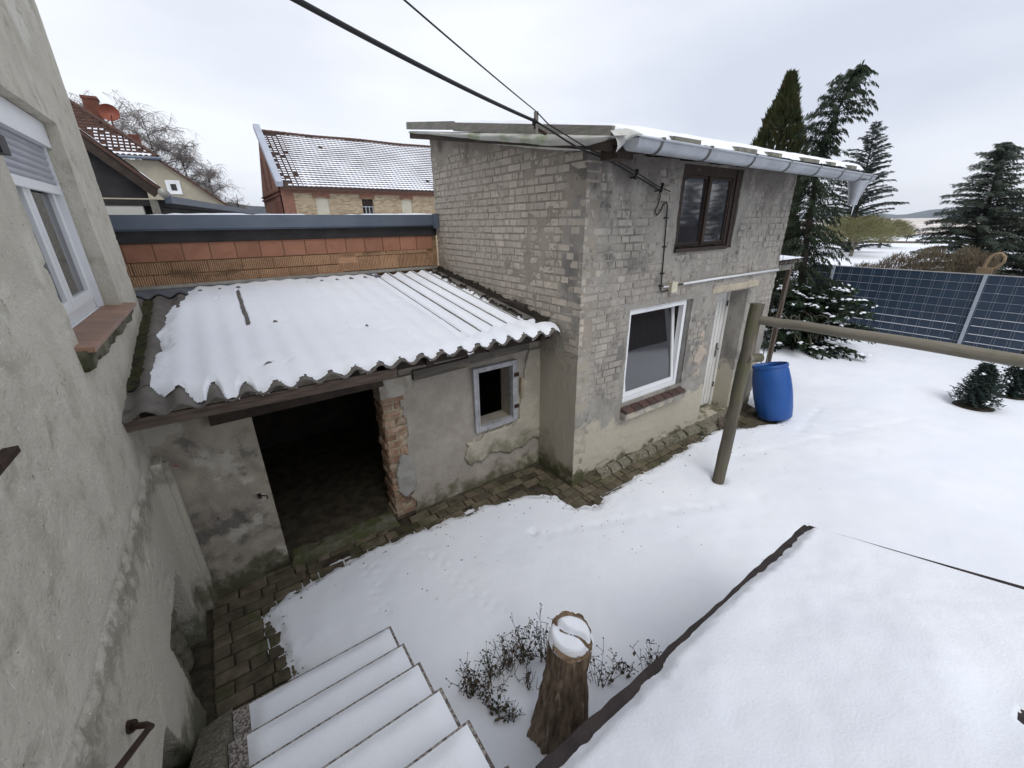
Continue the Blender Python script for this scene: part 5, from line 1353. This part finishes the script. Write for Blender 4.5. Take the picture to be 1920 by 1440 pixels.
for k in range(26):
    p = Vector((11.6 + q.uniform(-.3,.8), 4.2 + q.uniform(-.5,.4), .3)); pts = [p.copy()]
    dx, dy = q.uniform(-.12,.12), q.uniform(-.14,.1)
    for s_ in range(8): p = p + Vector((dx + q.uniform(-.06,.06), dy + q.uniform(-.06,.06), .25 - .05 * s_)); pts.append(p.copy())
    MB().tube(pts, [.012 - .001 * i for i in range(9)], 4).build("stem", m_rail, vt)
# two dwarf conifers in the snow
def dwarf(base, H, R, label, seed):
    q = random.Random(seed); t_ = thing("dwarf_conifer", base, label, "conifer", "dwarf conifers in the snowy lawn")
    mb, wd = MB(), MB()
    MB().tube([base, (base[0], base[1], H * .9)], [.03, .008], 6).build("trunk", m_trunk, t_)
    tips = []
    for i in range(110):
        z = H * (i + .5) / 110 * .95
        pts = bough(mb, wd, (base[0], base[1], z), i * 2.4, R * (1 - z / H) ** .8 * q.uniform(.8, 1.1) + .03, .45, .3, q, w=.010, sl=.075, dens=24, hang=-.1, flat=.5)
        if q.random() < .05: tips.append(pts[-1] + Vector((0, 0, .02)))
    mb.build("crown", m_dwarf, t_); wd.build("branches", m_trunk, t_); snowbits(t_, tips, q, .035)
    so = MB(); P = np.zeros((5, 25, 3))
    for j in range(5):
        for k in range(25):
            a = 6.2832 * k / 24; r = R * 1.0 * j / 4 * (1 + .12 * math.sin(3 * a))
            P[j, k] = (base[0] + r * math.cos(a), base[1] + r * math.sin(a), .035 - .05 * (j / 4) ** 3)
    so.grid(P).build("bare_earth", m_soil, t_, smooth=True)
dwarf((10.52, .78, 0), .78, .33, "small dark conifer alone in the snow, the fully visible one", 81)
dwarf((11.70, .45, 0), .85, .33, "small dark conifer in the snow cut by the right picture edge", 82)
# bare trees
def bare_tree(name, base, H, label, seed, spread=.32, limbs=9, twigs=26, mat=m_birch, weep=.9, group=None, r0=.16):
    q = random.Random(seed); t_ = thing(name, base, label, "tree", group)
    B = Vector(base); wd, tw = MB(), MB()
    trunk = [B + Vector((math.sin(i * .7 + seed) * .12, 0, H * .9 * i / 8)) for i in range(9)]
    wd.tube(trunk, [r0 * (1 - i / 8) + .015 for i in range(9)], 6)
    wd.build("trunk", m_trunk, t_, smooth=True)
    for i in range(limbs):
        t0 = .3 + .65 * i / limbs
        p = trunk[0].lerp(trunk[-1], t0); a = i * 2.4 + q.uniform(-.4,.4)
        L = H * spread * (1.15 - t0 * .75)
        d = Vector((math.cos(a), math.sin(a), .9)).normalized(); lp_ = [p.copy()]
        for s_ in range(6): p = p + d * (L / 6); d = (d + Vector((q.uniform(-.15,.15), q.uniform(-.15,.15), -.12))).normalized(); lp_.append(p.copy())
        tw.tube(lp_, [.05 - .006 * k for k in range(7)], 4, caps=False)
        for k in range(twigs):
            c = lp_[q.randint(1, 6)] + Vector([q.uniform(-.15,.15) for _ in range(3)])
            d2 = Vector((q.uniform(-1,1), q.uniform(-1,1), q.uniform(-.1, 1))).normalized(); pp_ = [c.copy()]
            l2 = H * q.uniform(.07, .16)
            for s_ in range(6): c = c + d2 * (l2 / 6); d2 = (d2 + Vector((q.uniform(-.15,.15), q.uniform(-.15,.15), -weep / 5))).normalized(); pp_.append(c.copy())
            tw.tube(pp_, [.016 - .0018 * j for j in range(7)], 3, caps=False)
            for s_ in range(9):
                c2 = pp_[q.randint(1, 6)]; d3 = Vector((q.uniform(-1,1), q.uniform(-1,1), q.uniform(-1.2, .3))).normalized() * l2 * .4
                tw.tube([c2, c2 + d3 * .5, c2 + d3 + Vector((0, 0, -.12 * weep))], [.010, .008, .005], 3, caps=False)
    tw.build("branches", mat, t_)
G = "bare birches behind the tiled house"
bare_tree("birch_tree", (-4.4, 45, 0), 12.9, "tallest bare birch, behind the chimney", 91, .30, 15, 24, group=G)
bare_tree("birch_tree", (-2.0, 46, 0), 12.4, "bare birch right of the satellite dish", 92, .28, 15, 24, group=G)
bare_tree("birch_tree", (-.2, 45, 0), 10.5, "bare birch above the middle of the house's roof slope", 93, .28, 14, 22, group=G)
bare_tree("birch_tree", (1.3, 44, 0), 8.5, "lowest bare birch, near the foot of the house's roof slope", 94, .25, 12, 20, group=G)
bare_tree("bare_sapling", (2.6, 40, 0), 6.0, "thin bare sapling in the gap between house and barn", 95, .14, 7, 8, weep=.1)
def olive(base, H, R, label, seed):
    q = random.Random(seed); t_ = thing("round_crowned_tree", base, label, "tree", "olive-twigged trees in the field")
    B = Vector(base); wd = MB()
    wd.tube([B, B + Vector((.1, 0, H * .22)), B + Vector((.05, .2, H * .45))], [.16, .13, .08], 8); wd.tube([B + Vector((.1, 0, H * .2)), B + Vector((-.1, -.5, H * .42))], [.1, .06], 6)
    wd.build("trunk", m_rail, t_, smooth=True)
    mb = MB()
    for i in range(9500):
        a, u = q.uniform(0, 6.283), q.random() ** .45
        ph = q.uniform(-.3, 1.0)
        u *= 1 + .13 * math.sin(3 * a + seed) + .1 * math.sin(7 * a + ph * 4)
        p = B + Vector((math.cos(a) * R * u * math.sqrt(max(0, 1 - ph * ph * .9)), math.sin(a) * R * u * math.sqrt(max(0, 1 - ph * ph * .9)), H * .52 + ph * H * .48 * (.6 + .4 * u)))
        spray(mb, p, Vector((math.cos(a) + q.uniform(-.6,.6), math.sin(a) + q.uniform(-.6,.6), q.uniform(-.3, 1))), q.uniform(.2, .5), q.uniform(.008, .02), q)
    mb.build("crown", m_olive, t_)
olive((45.6, 13.75, 0), 3.3, 2.7, "olive-twigged round tree in the snowy field, the nearer one", 96)
olive((61, 16.0, 0), 2.9, 2.7, "olive-twigged round tree in the field, the one further off behind", 97)
q = random.Random(98)
hd = thing("hedge", (20, 5, 0), "low brown leafless hedge behind the blue fence", "hedge")
mb, st_ = MB(), MB()
for i in range(20000):
    t_ = q.random(); y = 7.4 - 5.2 * t_; hmax = 1.35 + .85 * sstep(6.4, 3.6, y) + .12 * math.sin(y * 7) 
    p = Vector((20 + q.uniform(-.55, .55), y, q.random() ** .7 * float(hmax) - .15))
    spray(mb, p, Vector((q.uniform(-.5,.5), q.uniform(-.5,.5), q.uniform(.3, 1))), q.uniform(.10, .26), q.uniform(.006, .013), q)
mb.build("twigs", m_hedge, hd)
for i in range(30):
    y = 7.2 - i * .17
    st_.tube([(20 + q.uniform(-.3,.3), y, 0), (20 + q.uniform(-.3,.3), y + q.uniform(-.2,.2), 1.2)], [.02, .008], 4)
st_.build("stems", m_trunk, hd)
# trees mirrored in the upper panes
for k, (x, y, h, s_) in enumerate(((34, -13, 7.5, 101), (39, -19, 9, 102), (30, -16, 6.5, 103))):
    conifer("spruce", [(x, y, 0), (x, y, h)], [(0, 2.2), (h * .5, 1.4), (h, .05)], m_spruce, ["dark spruce outside the right edge, mirrored in the upper window", "tall dark spruce outside the right edge, mirrored in the upper window", "short dark spruce outside the right edge, mirrored in the upper window"][k], s_, nb=90, w=.05, sl=.4, dens=13, hang=.3)

# ------------------------------------------------------------------ barn
barn = thing("barn", (9, 30, 0), "long red and yellow brick barn with snow-striped tile roof", "barn")
def brickmat(name, c1, c2, mo, sc_=4.0):
    m = M(name, c1, c2, scale=1.4, bump=0.0)
    N, L = m.node_tree.nodes, m.node_tree.links
    bs = N["Principled BSDF"]
    src = bs.inputs["Base Color"].links[0].from_socket
    b = N.new("ShaderNodeTexBrick"); b.inputs["Scale"].default_value = 1.0
    b.inputs["Brick Width"].default_value = .26; b.inputs["Row Height"].default_value = .085; b.inputs["Mortar Size"].default_value = .012
    b.inputs["Color2"].default_value = (c2[0]*.55, c2[1]*.5, c2[2]*.45, 1); b.inputs["Mortar"].default_value = (*mo, 1)
    tc = N.new("ShaderNodeNewGeometry"); mp = N.new("ShaderNodeMapping"); mp.inputs["Rotation"].default_value = (math.pi/2, 0, 0)
    sw = N.new("ShaderNodeSeparateXYZ"); cb = N.new("ShaderNodeCombineXYZ")
    L.new(tc.outputs["Position"], sw.inputs[0]); L.new(sw.outputs[0], cb.inputs[0]); L.new(sw.outputs[2], cb.inputs[1])
    L.new(cb.outputs[0], b.inputs["Vector"]); L.new(src, b.inputs["Color1"]); L.new(b.outputs["Color"], bs.inputs["Base Color"])
    return m
m_barnwall = brickmat("barn_yellow_brick", (0.45, 0.36, 0.24), (0.37, 0.28, 0.18), (0.34, 0.3, 0.22))
BX0, BX1, BY0, BY1, ZE, ZR = 3.95, 22.0, 28.0, 36.6, 5.15, 8.45
YR = (BY0 + BY1) / 2
wl_ = MB()
OPS = [(5.68, 6.42, 3.5, 4.62), (8.35, 9.05, 3.75, 4.62), (10.9, 11.6, 3.75, 4.62), (13.5, 14.2, 3.75, 4.62)]
wall_sheet(wl_, (0, BY0, 0), (1,0,0), (0,0,1), (0,-1,0), np.arange(BX0 + .5, BX1, 1.0), np.arange(0, ZE + .01, .5), OPS, None, None, rim=.35)
wl_.build("long_wall", m_barnwall, barn)
MB().box(BX0, BX0 + .62, BY0 - .05, BY0 + .5, 0, ZE + .1).build("corner_pier", m_barn_red, barn)
MB().box(BX0 + .62, BX1, BY0 - .09, BY0 + .2, ZE - .28, ZE).build("cornice", m_barn_red, barn)
gb = MB()
gb.add([(BX0,BY0,0),(BX0,BY1,0),(BX0,BY1,ZE),(BX0,YR,ZR),(BX0,BY0,ZE),(BX0+.3,BY0,0),(BX0+.3,BY1,0),(BX0+.3,BY1,ZE),(BX0+.3,YR,ZR),(BX0+.3,BY0,ZE)], [(0,4,3,2,1),(5,6,7,8,9),(0,5,9,4),(4,9,8,3),(3,8,7,2),(2,7,6,1)])
gb.build("gable_wall", m_barn_red, barn)
for k, (y, z0, z1, w) in enumerate(((31.2, 5.3, 7.1, .22), (33.4, 5.3, 7.1, .22), (29.0, 3.2, 4.5, .25), (29.9, 3.2, 4.5, .25), (30.8, 3.2, 4.5, .25))):
    MB().box(BX0 - .03, BX0 - .004, y - w, y + w, z0, z1).build("blind_window", m_barn_red_dark, barn)
for z in (4.75, 4.95): MB().box(BX0 - .10, BX0 - .005, BY0 + .1, BY1, z, z + .09).build("string_course", m_barn_red_dark, barn)
vg = MB().beam((BX0 - .02, BY0 - .35, ZE + .12), (BX0 - .02, YR, ZR + .28), .34, .30, up=(0, -.6, 1)); vg.build("verge_flashing", M("barn_verge_metal", (0.42, 0.45, 0.52), (0.36, 0.39, 0.45), scale=1, rough=.5, bump=0), barn)
rf_ = MB().hexa([(BX0+.1,BY0-.3,ZE-.14),(BX1,BY0-.3,ZE-.14),(BX1,YR,ZR-.35),(BX0+.1,YR,ZR-.35),(BX0+.1,BY0-.3,ZE-.06),(BX1,BY0-.3,ZE-.06),(BX1,YR,ZR-.25),(BX0+.1,YR,ZR-.25)])
rf_.hexa([(BX0+.1,YR,ZR-.1),(BX1,YR,ZR-.1),(BX1,BY1+.3,ZE-.12),(BX0+.1,BY1+.3,ZE-.12),(BX0+.1,YR,ZR-.02),(BX1,YR,ZR-.02),(BX1,BY1+.3,ZE-.02),(BX0+.1,BY1+.3,ZE-.02)])
rfo = rf_.build("roof", m_roof_tile, barn)
# tile rows: each course a stepped, scalloped strip, snow lying on its upper part
NR = 24; q = random.Random(111)
sl_y, sl_z = (YR - BY0 + .3), (ZR - ZE + .02)
tiles, snowm = MB(), MB()
for r in range(NR):
    t0, t1 = r / NR, (r + 1) / NR
    y0, z0 = BY0 - .3 + sl_y * t0, ZE - .02 + sl_z * t0
    y1, z1 = BY0 - .3 + sl_y * t1, ZE - .02 + sl_z * t1
    sag = lambda x: -.04 * math.sin((x - BX0) * .55) ** 2 * t0
    x = BX0 + .12
    while x < 18.5:
        w = .27; s_ = sag(x)
        tiles.add([(x, y0, z0 + .055 + s_), (x + w*.5, y0 - .01, z0 + .085 + s_), (x + w, y0, z0 + .055 + s_), (x + w, y1, z1 + .012 + s_), (x, y1, z1 + .012 + s_), (x, y0, z0 - .02 + s_), (x + w, y0, z0 - .02 + s_)], [(0, 1, 2, 3, 4), (5, 6, 2, 1, 0)])
        g = float(fbm(np.array([x]), np.array([y0 * 1.3]), 1.6, 3, 117)[0])
        if q.random() < .995 - .35 * float(sstep(5.2, 4.0, x)):
            f0 = .26 + .28 * (1 - float(sstep(.3, .7, g))) + (.10 if x < 5.2 else 0) - .14 * float(sstep(.5, 0, t0)) + q.uniform(-.03, .03)
            f0 = max(.12, min(.8, f0)); i0 = .0 if x > 5.0 else w * .15
            ya, za = y0 + (y1 - y0) * f0 * .9, z0 + .062 + (z1 + .012 - z0 - .055) * f0 * .9 + s_
            snowm.add([(x + i0, ya, za), (x + w - i0, ya + q.uniform(-.02,.02), za), (x + w - i0, ya + .03, za + .03), (x + i0, ya + .03, za + .03), (x + w - i0, y1 + .02, z1 + .06 + s_), (x + i0, y1 + .02, z1 + .06 + s_)], [(0, 1, 2, 3), (3, 2, 4, 5)])
        x += w
tag(tiles.build("roof_tiles", M("sooty_roof_tile", (0.075, 0.05, 0.042), (0.05, 0.038, 0.034), scale=2, bump=0.2, layers=[dict(c=(0.12, 0.06, 0.045), scale=3, lo=0.58, hi=0.68, max=0.7)]), rfo), kind="stuff"); tag(snowm.build("roof_snow", m_snow, rfo), kind="stuff")
x = BX0 + .1
rg_me = None
k = 0
while x < 15.5:
    s_ = -.04 * math.sin((x - BX0) * .55) ** 2
    if rg_me is None:
        m = MB().tube([(0,0,0),(.36,0,.03)], [.12, .10], 8); rg_me = bpy.data.meshes.new("ridge_tile_mesh"); rg_me.from_pydata(m.v, [], m.f); rg_me.materials.append(m_roof_tile)
    piece("ridge_tile", rg_me, rfo, (x, YR, ZR + .03 + s_)); x += .36
for i, (a, b, c, d) in enumerate(OPS):
    ar = MB(); n = 7
    for j in range(n):
        u0, u1 = j / n, (j + .88) / n
        f_ = lambda u, rr: (a - .1 + (b - a + .2) * u, BY0 - .06, d - .02 + rr + .16 * math.sin(math.pi * (.12 + .76 * u)) - .06)
        p0, p1, p2, p3 = f_(u0, 0), f_(u1, 0), f_(u1, .33), f_(u0, .33)
        ar.hexa([p0, p1, (p1[0], BY0+.1, p1[2]), (p0[0], BY0+.1, p0[2]), p3, p2, (p2[0], BY0+.1, p2[2]), (p3[0], BY0+.1, p3[2])])
    ar.build("brick_arch", m_barn_red, barn)
    MB().box(a - .12, b + .12, BY0 - .07, BY0 + .1, c - .22, c - .02).build("window_sill", m_barn_red, barn)
    if i == 1:
        wf_ = MB(); t = .035
        wf_.box(a, b, BY0+.15, BY0+.2, c, c+t*1.5); wf_.box(a, b, BY0+.15, BY0+.2, c+.42, c+.42+t)
        for u in (0, .333, .667, 1): wf_.box(a + (b-a-t)*u, a + (b-a-t)*u + t, BY0+.148, BY0+.202, c, c+.45)
        wo = wf_.build("window_frame", M("barn_frame_paint", (0.5, 0.55, 0.6), rough=.5, bump=0), barn)
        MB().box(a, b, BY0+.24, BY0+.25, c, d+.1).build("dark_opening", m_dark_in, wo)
    else:
        MB().box(a, b, BY0+.06, BY0+.2, c, d+.06).build("bricked_up_window", M("blind_window_plaster", (0.48, 0.45, 0.37), (0.42, 0.39, 0.31), scale=3), barn)

# ------------------------------------------------------------------ tiled house with chimney
th_ = thing("tiled_house", (-4, 32, 0), "beige rendered house with half-hipped tile roof, chimney and red satellite dish", "house")
GYY, RXX, ZRG, SLP = 30.0, -3.9, 8.8, .848
ZH, YH = 6.45, 32.0
def vz(x): return ZRG - abs(x - RXX) * SLP
xh = RXX + (ZRG - ZH) / SLP; xl = RXX - (ZRG - ZH) / SLP
xe, xw = 2.6, -10.4
w_ = MB().add([(xw+.4,GYY,0),(xe-.4,GYY,0),(xe-.4,GYY,vz(xe-.4)-.15),(xh,GYY,ZH-.12),(xl,GYY,ZH-.12),(xw+.4,GYY,vz(xe-.4)-.15)], [(0,1,2,3,4,5)])
w_.box(xe-.45, xe-.4, GYY, 42, 0, vz(xe-.4)-.15); w_.build("wall", m_beige_render, th_)
rf2 = MB()
yb = 42
rf2.add([(RXX,YH,ZRG),(xh,GYY-.2,ZH),(xe,GYY-.2,vz(xe)),(xe,yb,vz(xe)),(RXX,yb,ZRG)], [(0,1,2,3,4)])
rf2.add([(RXX,YH,ZRG),(xl,GYY-.2,ZH),(xw,GYY-.2,vz(xw)),(xw,yb,vz(xw)),(RXX,yb,ZRG)], [(4,3,2,1,0)])
rf2.add([(xl,GYY-.2,ZH),(xh,GYY-.2,ZH),(RXX,YH,ZRG)], [(0,1,2)])
rf2.add([(xh,GYY-.22,ZH-.02),(xe,GYY-.22,vz(xe)-.02),(xe,GYY-.22,vz(xe)-.16),(xh,GYY-.22,ZH-.16)], [(0,3,2,1)])
r2o = rf2.build("roof", m_roof_tile, th_)
tl_, sn_ = MB(), MB(); NR2 = 15
for r in range(NR2):
    t0, t1 = r / NR2, (r + 1) / NR2
    xa, xb_ = xl + (RXX - xl) * t0, xh + (RXX - xh) * t0
    y0, z0 = GYY - .2 + (YH - GYY + .2) * t0, ZH + (ZRG - ZH) * t0
    y1, z1 = GYY - .2 + (YH - GYY + .2) * t1, ZH + (ZRG - ZH) * t1
    x = max(xa, -5.4)
    while x < xb_ - .1:
        w = .22
        tl_.add([(x,y0-.02,z0+.05),(x+w*.5,y0-.04,z0+.09),(x+w*.9,y0-.02,z0+.05),(x+w*.9,y1,z1+.01),(x,y1,z1+.01),(x,y0-.02,z0-.03),(x+w*.9,y0-.02,z0-.03)], [(0,1,2,3,4),(5,6,2,1,0)])
        if q.random() < (1.0 if t0 < .06 else .95 if t0 < .38 else .3 if t0 < .5 else .06):
            f0 = .15 if t0 < .06 else .42
            ya, za = y0 + (y1-y0)*f0, z0 + .075 + (z1-z0)*f0*.95
            i0 = 0 if t0 < .06 else w * .18
            sn_.add([(x+i0,ya,za),(x+w-i0,ya,za),(x+w-i0,y1,z1+.06),(x+i0,y1,z1+.06),(x+i0,ya-.01,za-.05),(x+w-i0,ya-.01,za-.05)], [(0,1,2,3),(4,5,1,0)])
        x += w
tag(tl_.build("roof_tiles", m_roof_tile, r2o), kind="stuff"); tag(sn_.build("roof_snow", m_snow, r2o), kind="stuff")
hp = MB()
for i in range(13):
    t0 = i / 12; p = Vector((xh, GYY-.2, ZH)).lerp(Vector((RXX, YH, ZRG)), t0); p2 = Vector((xh, GYY-.2, ZH)).lerp(Vector((RXX, YH, ZRG)), t0 + .09)
    MB().tube([p + Vector((0,0,.06)), p2 + Vector((0,0,.10))], [.11, .09], 7).build("hip_tile", m_roof_tile, r2o)
MB().tube([(xl, GYY-.3, ZH-.03), (xh+.15, GYY-.3, ZH-.03)], .07, 8).build("gutter", m_coping, th_)
ch = MB().box(-3.62, -3.05, 32.6, 33.3, 7.6, 9.3); ch.box(-3.66, -3.01, 32.56, 33.34, 9.3, 9.42)
ch.build("chimney", m_chimney, th_)
ds = MB(); P = np.zeros((6, 25, 3))
for j in range(6):
    for k in range(25):
        a = 6.2832 * k / 24; r = .42 * j / 5
        P[j, k] = (-2.70 + r * math.cos(a), 32.35 + .25 * (1 - (j / 5) ** 2) + .2 * r * math.sin(a), 8.72 + r * math.sin(a) * .95)
ds.grid(P).grid(P[:, ::-1] + np.array([0, .02, 0]))
dso = ds.build("satellite_dish", m_dish, th_, smooth=True)
MB().tube([(-2.70, 32.6, 8.6), (-2.72, 32.7, 7.4)], .035, 6).build("dish_mast", m_dish, dso)
MB().tube([(-2.70, 32.5, 8.35), (-2.6, 31.9, 8.55)], .02, 6).build("dish_arm", m_dish, dso)
MB().box(-2.2, -1.75, 32.0, 32.6, 7.3, 7.75).build("roof_vent", m_chimney, th_)
wx0, wx1, wz0, wz1 = -1.03, -.60, 4.87, 5.36
fr_ = MB(); fr_.box(wx0-.09, wx1+.09, GYY-.05, GYY-.004, wz0-.09, wz0); fr_.box(wx0-.09, wx1+.09, GYY-.05, GYY-.004, wz1, wz1+.09); fr_.box(wx0-.09, wx0, GYY-.05, GYY-.004, wz0, wz1); fr_.box(wx1, wx1+.09, GYY-.05, GYY-.004, wz0, wz1)
fw = fr_.build("window", m_pvc, th_)
MB().box(wx0+.09, wx1-.09, GYY-.045, GYY-.02, wz0+.09, wz1-.09).build("pane", m_glass, fw)
MB().box(wx0, wx1, GYY-.03, GYY-.022, wz0, wz1).build("sash", m_pvc, fw)

# ------------------------------------------------------------------ dark gabled outbuilding and grey roof edge in front of it
dg = thing("dark_gable_shed", (-2.5, 10.5, 0), "dark boarded gable with black verge between the near house and the tiled house", "shed")
MB().add([(-6,10,3.62),(-.66,10,3.62),(-.66,10,3.76),(-2.6,10,5.75),(-6,10,5.75)], [(0,1,2,3,4)]).build("gable_boards", m_felt, dg)
MB().box(-6, -.78, 10.01, 15, 0, 3.6).build("wall", m_white_render, dg)
MB().beam((-.50, 9.85, 3.70), (-2.7, 9.85, 5.93), .05, .20).build("verge_board", m_darkwood, dg)
rr2 = MB().hexa([(-.48,9.8,3.74),(-.48,15,3.74),(-2.75,15,6.03),(-2.75,9.8,6.03),(-.48,9.8,3.80),(-.48,15,3.80),(-2.75,15,6.09),(-2.75,9.8,6.09)])
rro = rr2.build("roof", m_roof_tile, dg)
XX, YY = np.meshgrid(np.linspace(-.5, -2.7, 50), np.linspace(9.83, 11.2, 12))
MB().grid(np.dstack([XX, YY, 3.815 - (XX + .48) * 1.01 + .035 * sstep(.42, .6, fbm(XX, YY, .3, 3, 311)) - .01])[::-1]).build("roof_snow", m_snow, rro, smooth=True)
MB().tube([(-.43, 9.72, 3.70), (-.43, 15, 3.70)], .075, 12).build("gutter", m_alu, dg, smooth=True)
MB().box(-.66, -.55, 9.9, 9.99, 3.35, 3.6).build("bracket", m_greywood, dg)
fe = thing("grey_flat_roof", (.9, 16, 0), "long dark flat roof with slate-grey metal edge running back to the barn", "roof")
fe_ = MB().hexa([(-.45,9.9,3.54),(-.35,9.9,3.54),(2.55,22,3.54),(2.45,22,3.54),(-.45,9.9,3.66),(-.35,9.9,3.66),(2.55,22,3.66),(2.45,22,3.66)]); fe_.build("metal_edge", m_coping, fe)
MB().hexa([(-6,10.0,3.5),(-.46,10.0,3.5),(2.43,22,3.5),(-6,22,3.5),(-6,10.0,3.6),(-.46,10.0,3.6),(2.43,22,3.6),(-6,22,3.6)]).build("roof_deck", m_felt, fe)
MB().hexa([(-6,10.2,0),(-.6,10.2,0),(2.25,21.8,0),(-6,21.8,0),(-6,10.2,3.49),(-.6,10.2,3.49),(2.25,21.8,3.49),(-6,21.8,3.49)]).build("wall", m_felt, fe)

# ------------------------------------------------------------------ fields and far country
m_field = M("stubble_field", (0.56, 0.47, 0.4), (0.8, 0.8, 0.82), scale=.02, bump=0.0, stretch=(1, .25, 1), lo=.42, hi=.62, layers=[dict(c=(0.5, 0.42, 0.35), scale=.02, st=(1, .1, 1), lo=.5, hi=.6, max=.8)])
fl2 = MB().add([(110,-200,.06),(1900,-900,.3),(1900,900,.3),(110,300,.06)], [(0,1,2,3)])
tag(fl2.build("stubble_field", m_field), kind="structure", label="far snow-dusted stubble field below the horizon")
hl = MB(); n = 500
P = np.zeros((5, n, 3))
for i, a in enumerate(np.linspace(-math.pi, math.pi, n)):
    R_ = 2300
    hgt = 6 + 70 * float(fbm(np.array([a * 20 + 40]), np.array([3.0]), 1.0, 4, 321)[0]) ** 2.2 + 7 * float(fbm(np.array([a * 160]), np.array([1.0]), 1.0, 2, 325)[0])
    for j, (s_, dr) in enumerate(((0, -60), (.55, -50), (.85, -20), (1, 30), (.0, 400))): P[j, i] = ((R_ + dr) * math.cos(a), (R_ + dr) * math.sin(a), s_ * hgt)
tag(hl.grid(P).build("far_wooded_hills", m_far, smooth=True), kind="structure", label="low bluish wooded hills on the horizon")
fw_ = MB(); q = random.Random(331); n = 160
P = np.zeros((4, n, 3))
for i in range(n):
    x = -120 + 300 * i / (n - 1); hgt = 14 + 5 * float(fbm(np.array([x / 9.]), np.array([2.]), 1, 3, 333)[0])
    for j, (s_, dy) in enumerate(((0, 0), (.7, 2), (1, 8), (0, 30))): P[j, i] = (x, 330 + dy, s_ * hgt)
tag(fw_.grid(P).build("distant_wood", M("distant_wood_mass", (0.075, 0.085, 0.09), (0.11, 0.12, 0.13), scale=.2, bump=0, spec=0), smooth=True), kind="stuff", label="dark distant wood between house and barn", cat="wood")
ff = [(75, 17.1, 0, 2.0, "leaning wire fence post in the snowy field, the right-hand one"), (68, 17.1, 0, 1.9, "leaning wire fence post in the snowy field, the left-hand one")]
for (x, y, z, h, lb_) in ff:
    t_ = thing("field_post", (x, y, z), lb_, "post", "posts of the field fence")
    MB().tube([(x, y, 0), (x, y - .25, h)], .055, 6).build("stake", m_trunk, t_)
fwr = thing("field_wire", (72, 17, 0), "thin fence wires strung between the field posts", "wire")
for z in (.7, 1.3, 1.85): MB().tube([(60, 19, z), (68, 17, z), (75, 16.9, z), (82, 12, z), (90, 5, z)], .018, 4).build("strand", m_galv, fwr)
ditch = MB().tube([(70, 40, .05), (72, 22, .1), (74, 16, .12), (78, 8, .1)], .22, 6); tag(ditch.build("grass_strip", m_hedge), kind="stuff", label="thin dark line of dead grass across the snowy field", cat="grass")
# crumbs of soil, leaves and chips scattered on the snow near the walls
q = random.Random(341); cr = MB()
for i in range(620):
    k = q.randint(0, len(EDGE) - 4); t_ = q.random()
    x = EDGE[k][0] + (EDGE[k+1][0] - EDGE[k][0]) * t_; y = EDGE[k][1] + (EDGE[k+1][1] - EDGE[k][1]) * t_
    off = abs(q.gauss(0, .09 if i < 330 else .7)); y -= off; x += q.uniform(-.05,.05)
    if x < -.15 and y < 2.5: continue
    s_ = q.uniform(.003, .011) * (1 if i < 330 else 1.0); z = .052 if off > .1 else .03
    cr.add([(x+q.uniform(-s_,s_)*1.6, y+q.uniform(-s_,s_), z+q.uniform(-.004,.012)) for _ in range(4)], [(0,1,2),(0,2,3),(0,3,1),(1,3,2)])
tag(cr.build("soil_crumbs", m_soil), kind="stuff", label="dark crumbs of soil and leaves on the snow along the walls", cat="crumbs")

# ------------------------------------------------------------------ winter haze
hz = MB().box(-2900, 2900, -2900, 2900, -1.5, 120)
m_haze = bpy.data.materials.new("haze_air"); m_haze.use_nodes = True
_n, _l = m_haze.node_tree.nodes, m_haze.node_tree.links
_n.clear()
_o = _n.new("ShaderNodeOutputMaterial"); _v = _n.new("ShaderNodeVolumePrincipled")
_v.inputs["Color"].default_value = (0.86, 0.92, 1.0, 1); _v.inputs["Density"].default_value = 0.00016
_l.new(_v.outputs["Volume"], _o.inputs["Volume"])
tag(hz.build("haze", m_haze), kind="stuff", label="thin winter haze over the fields", cat="haze")
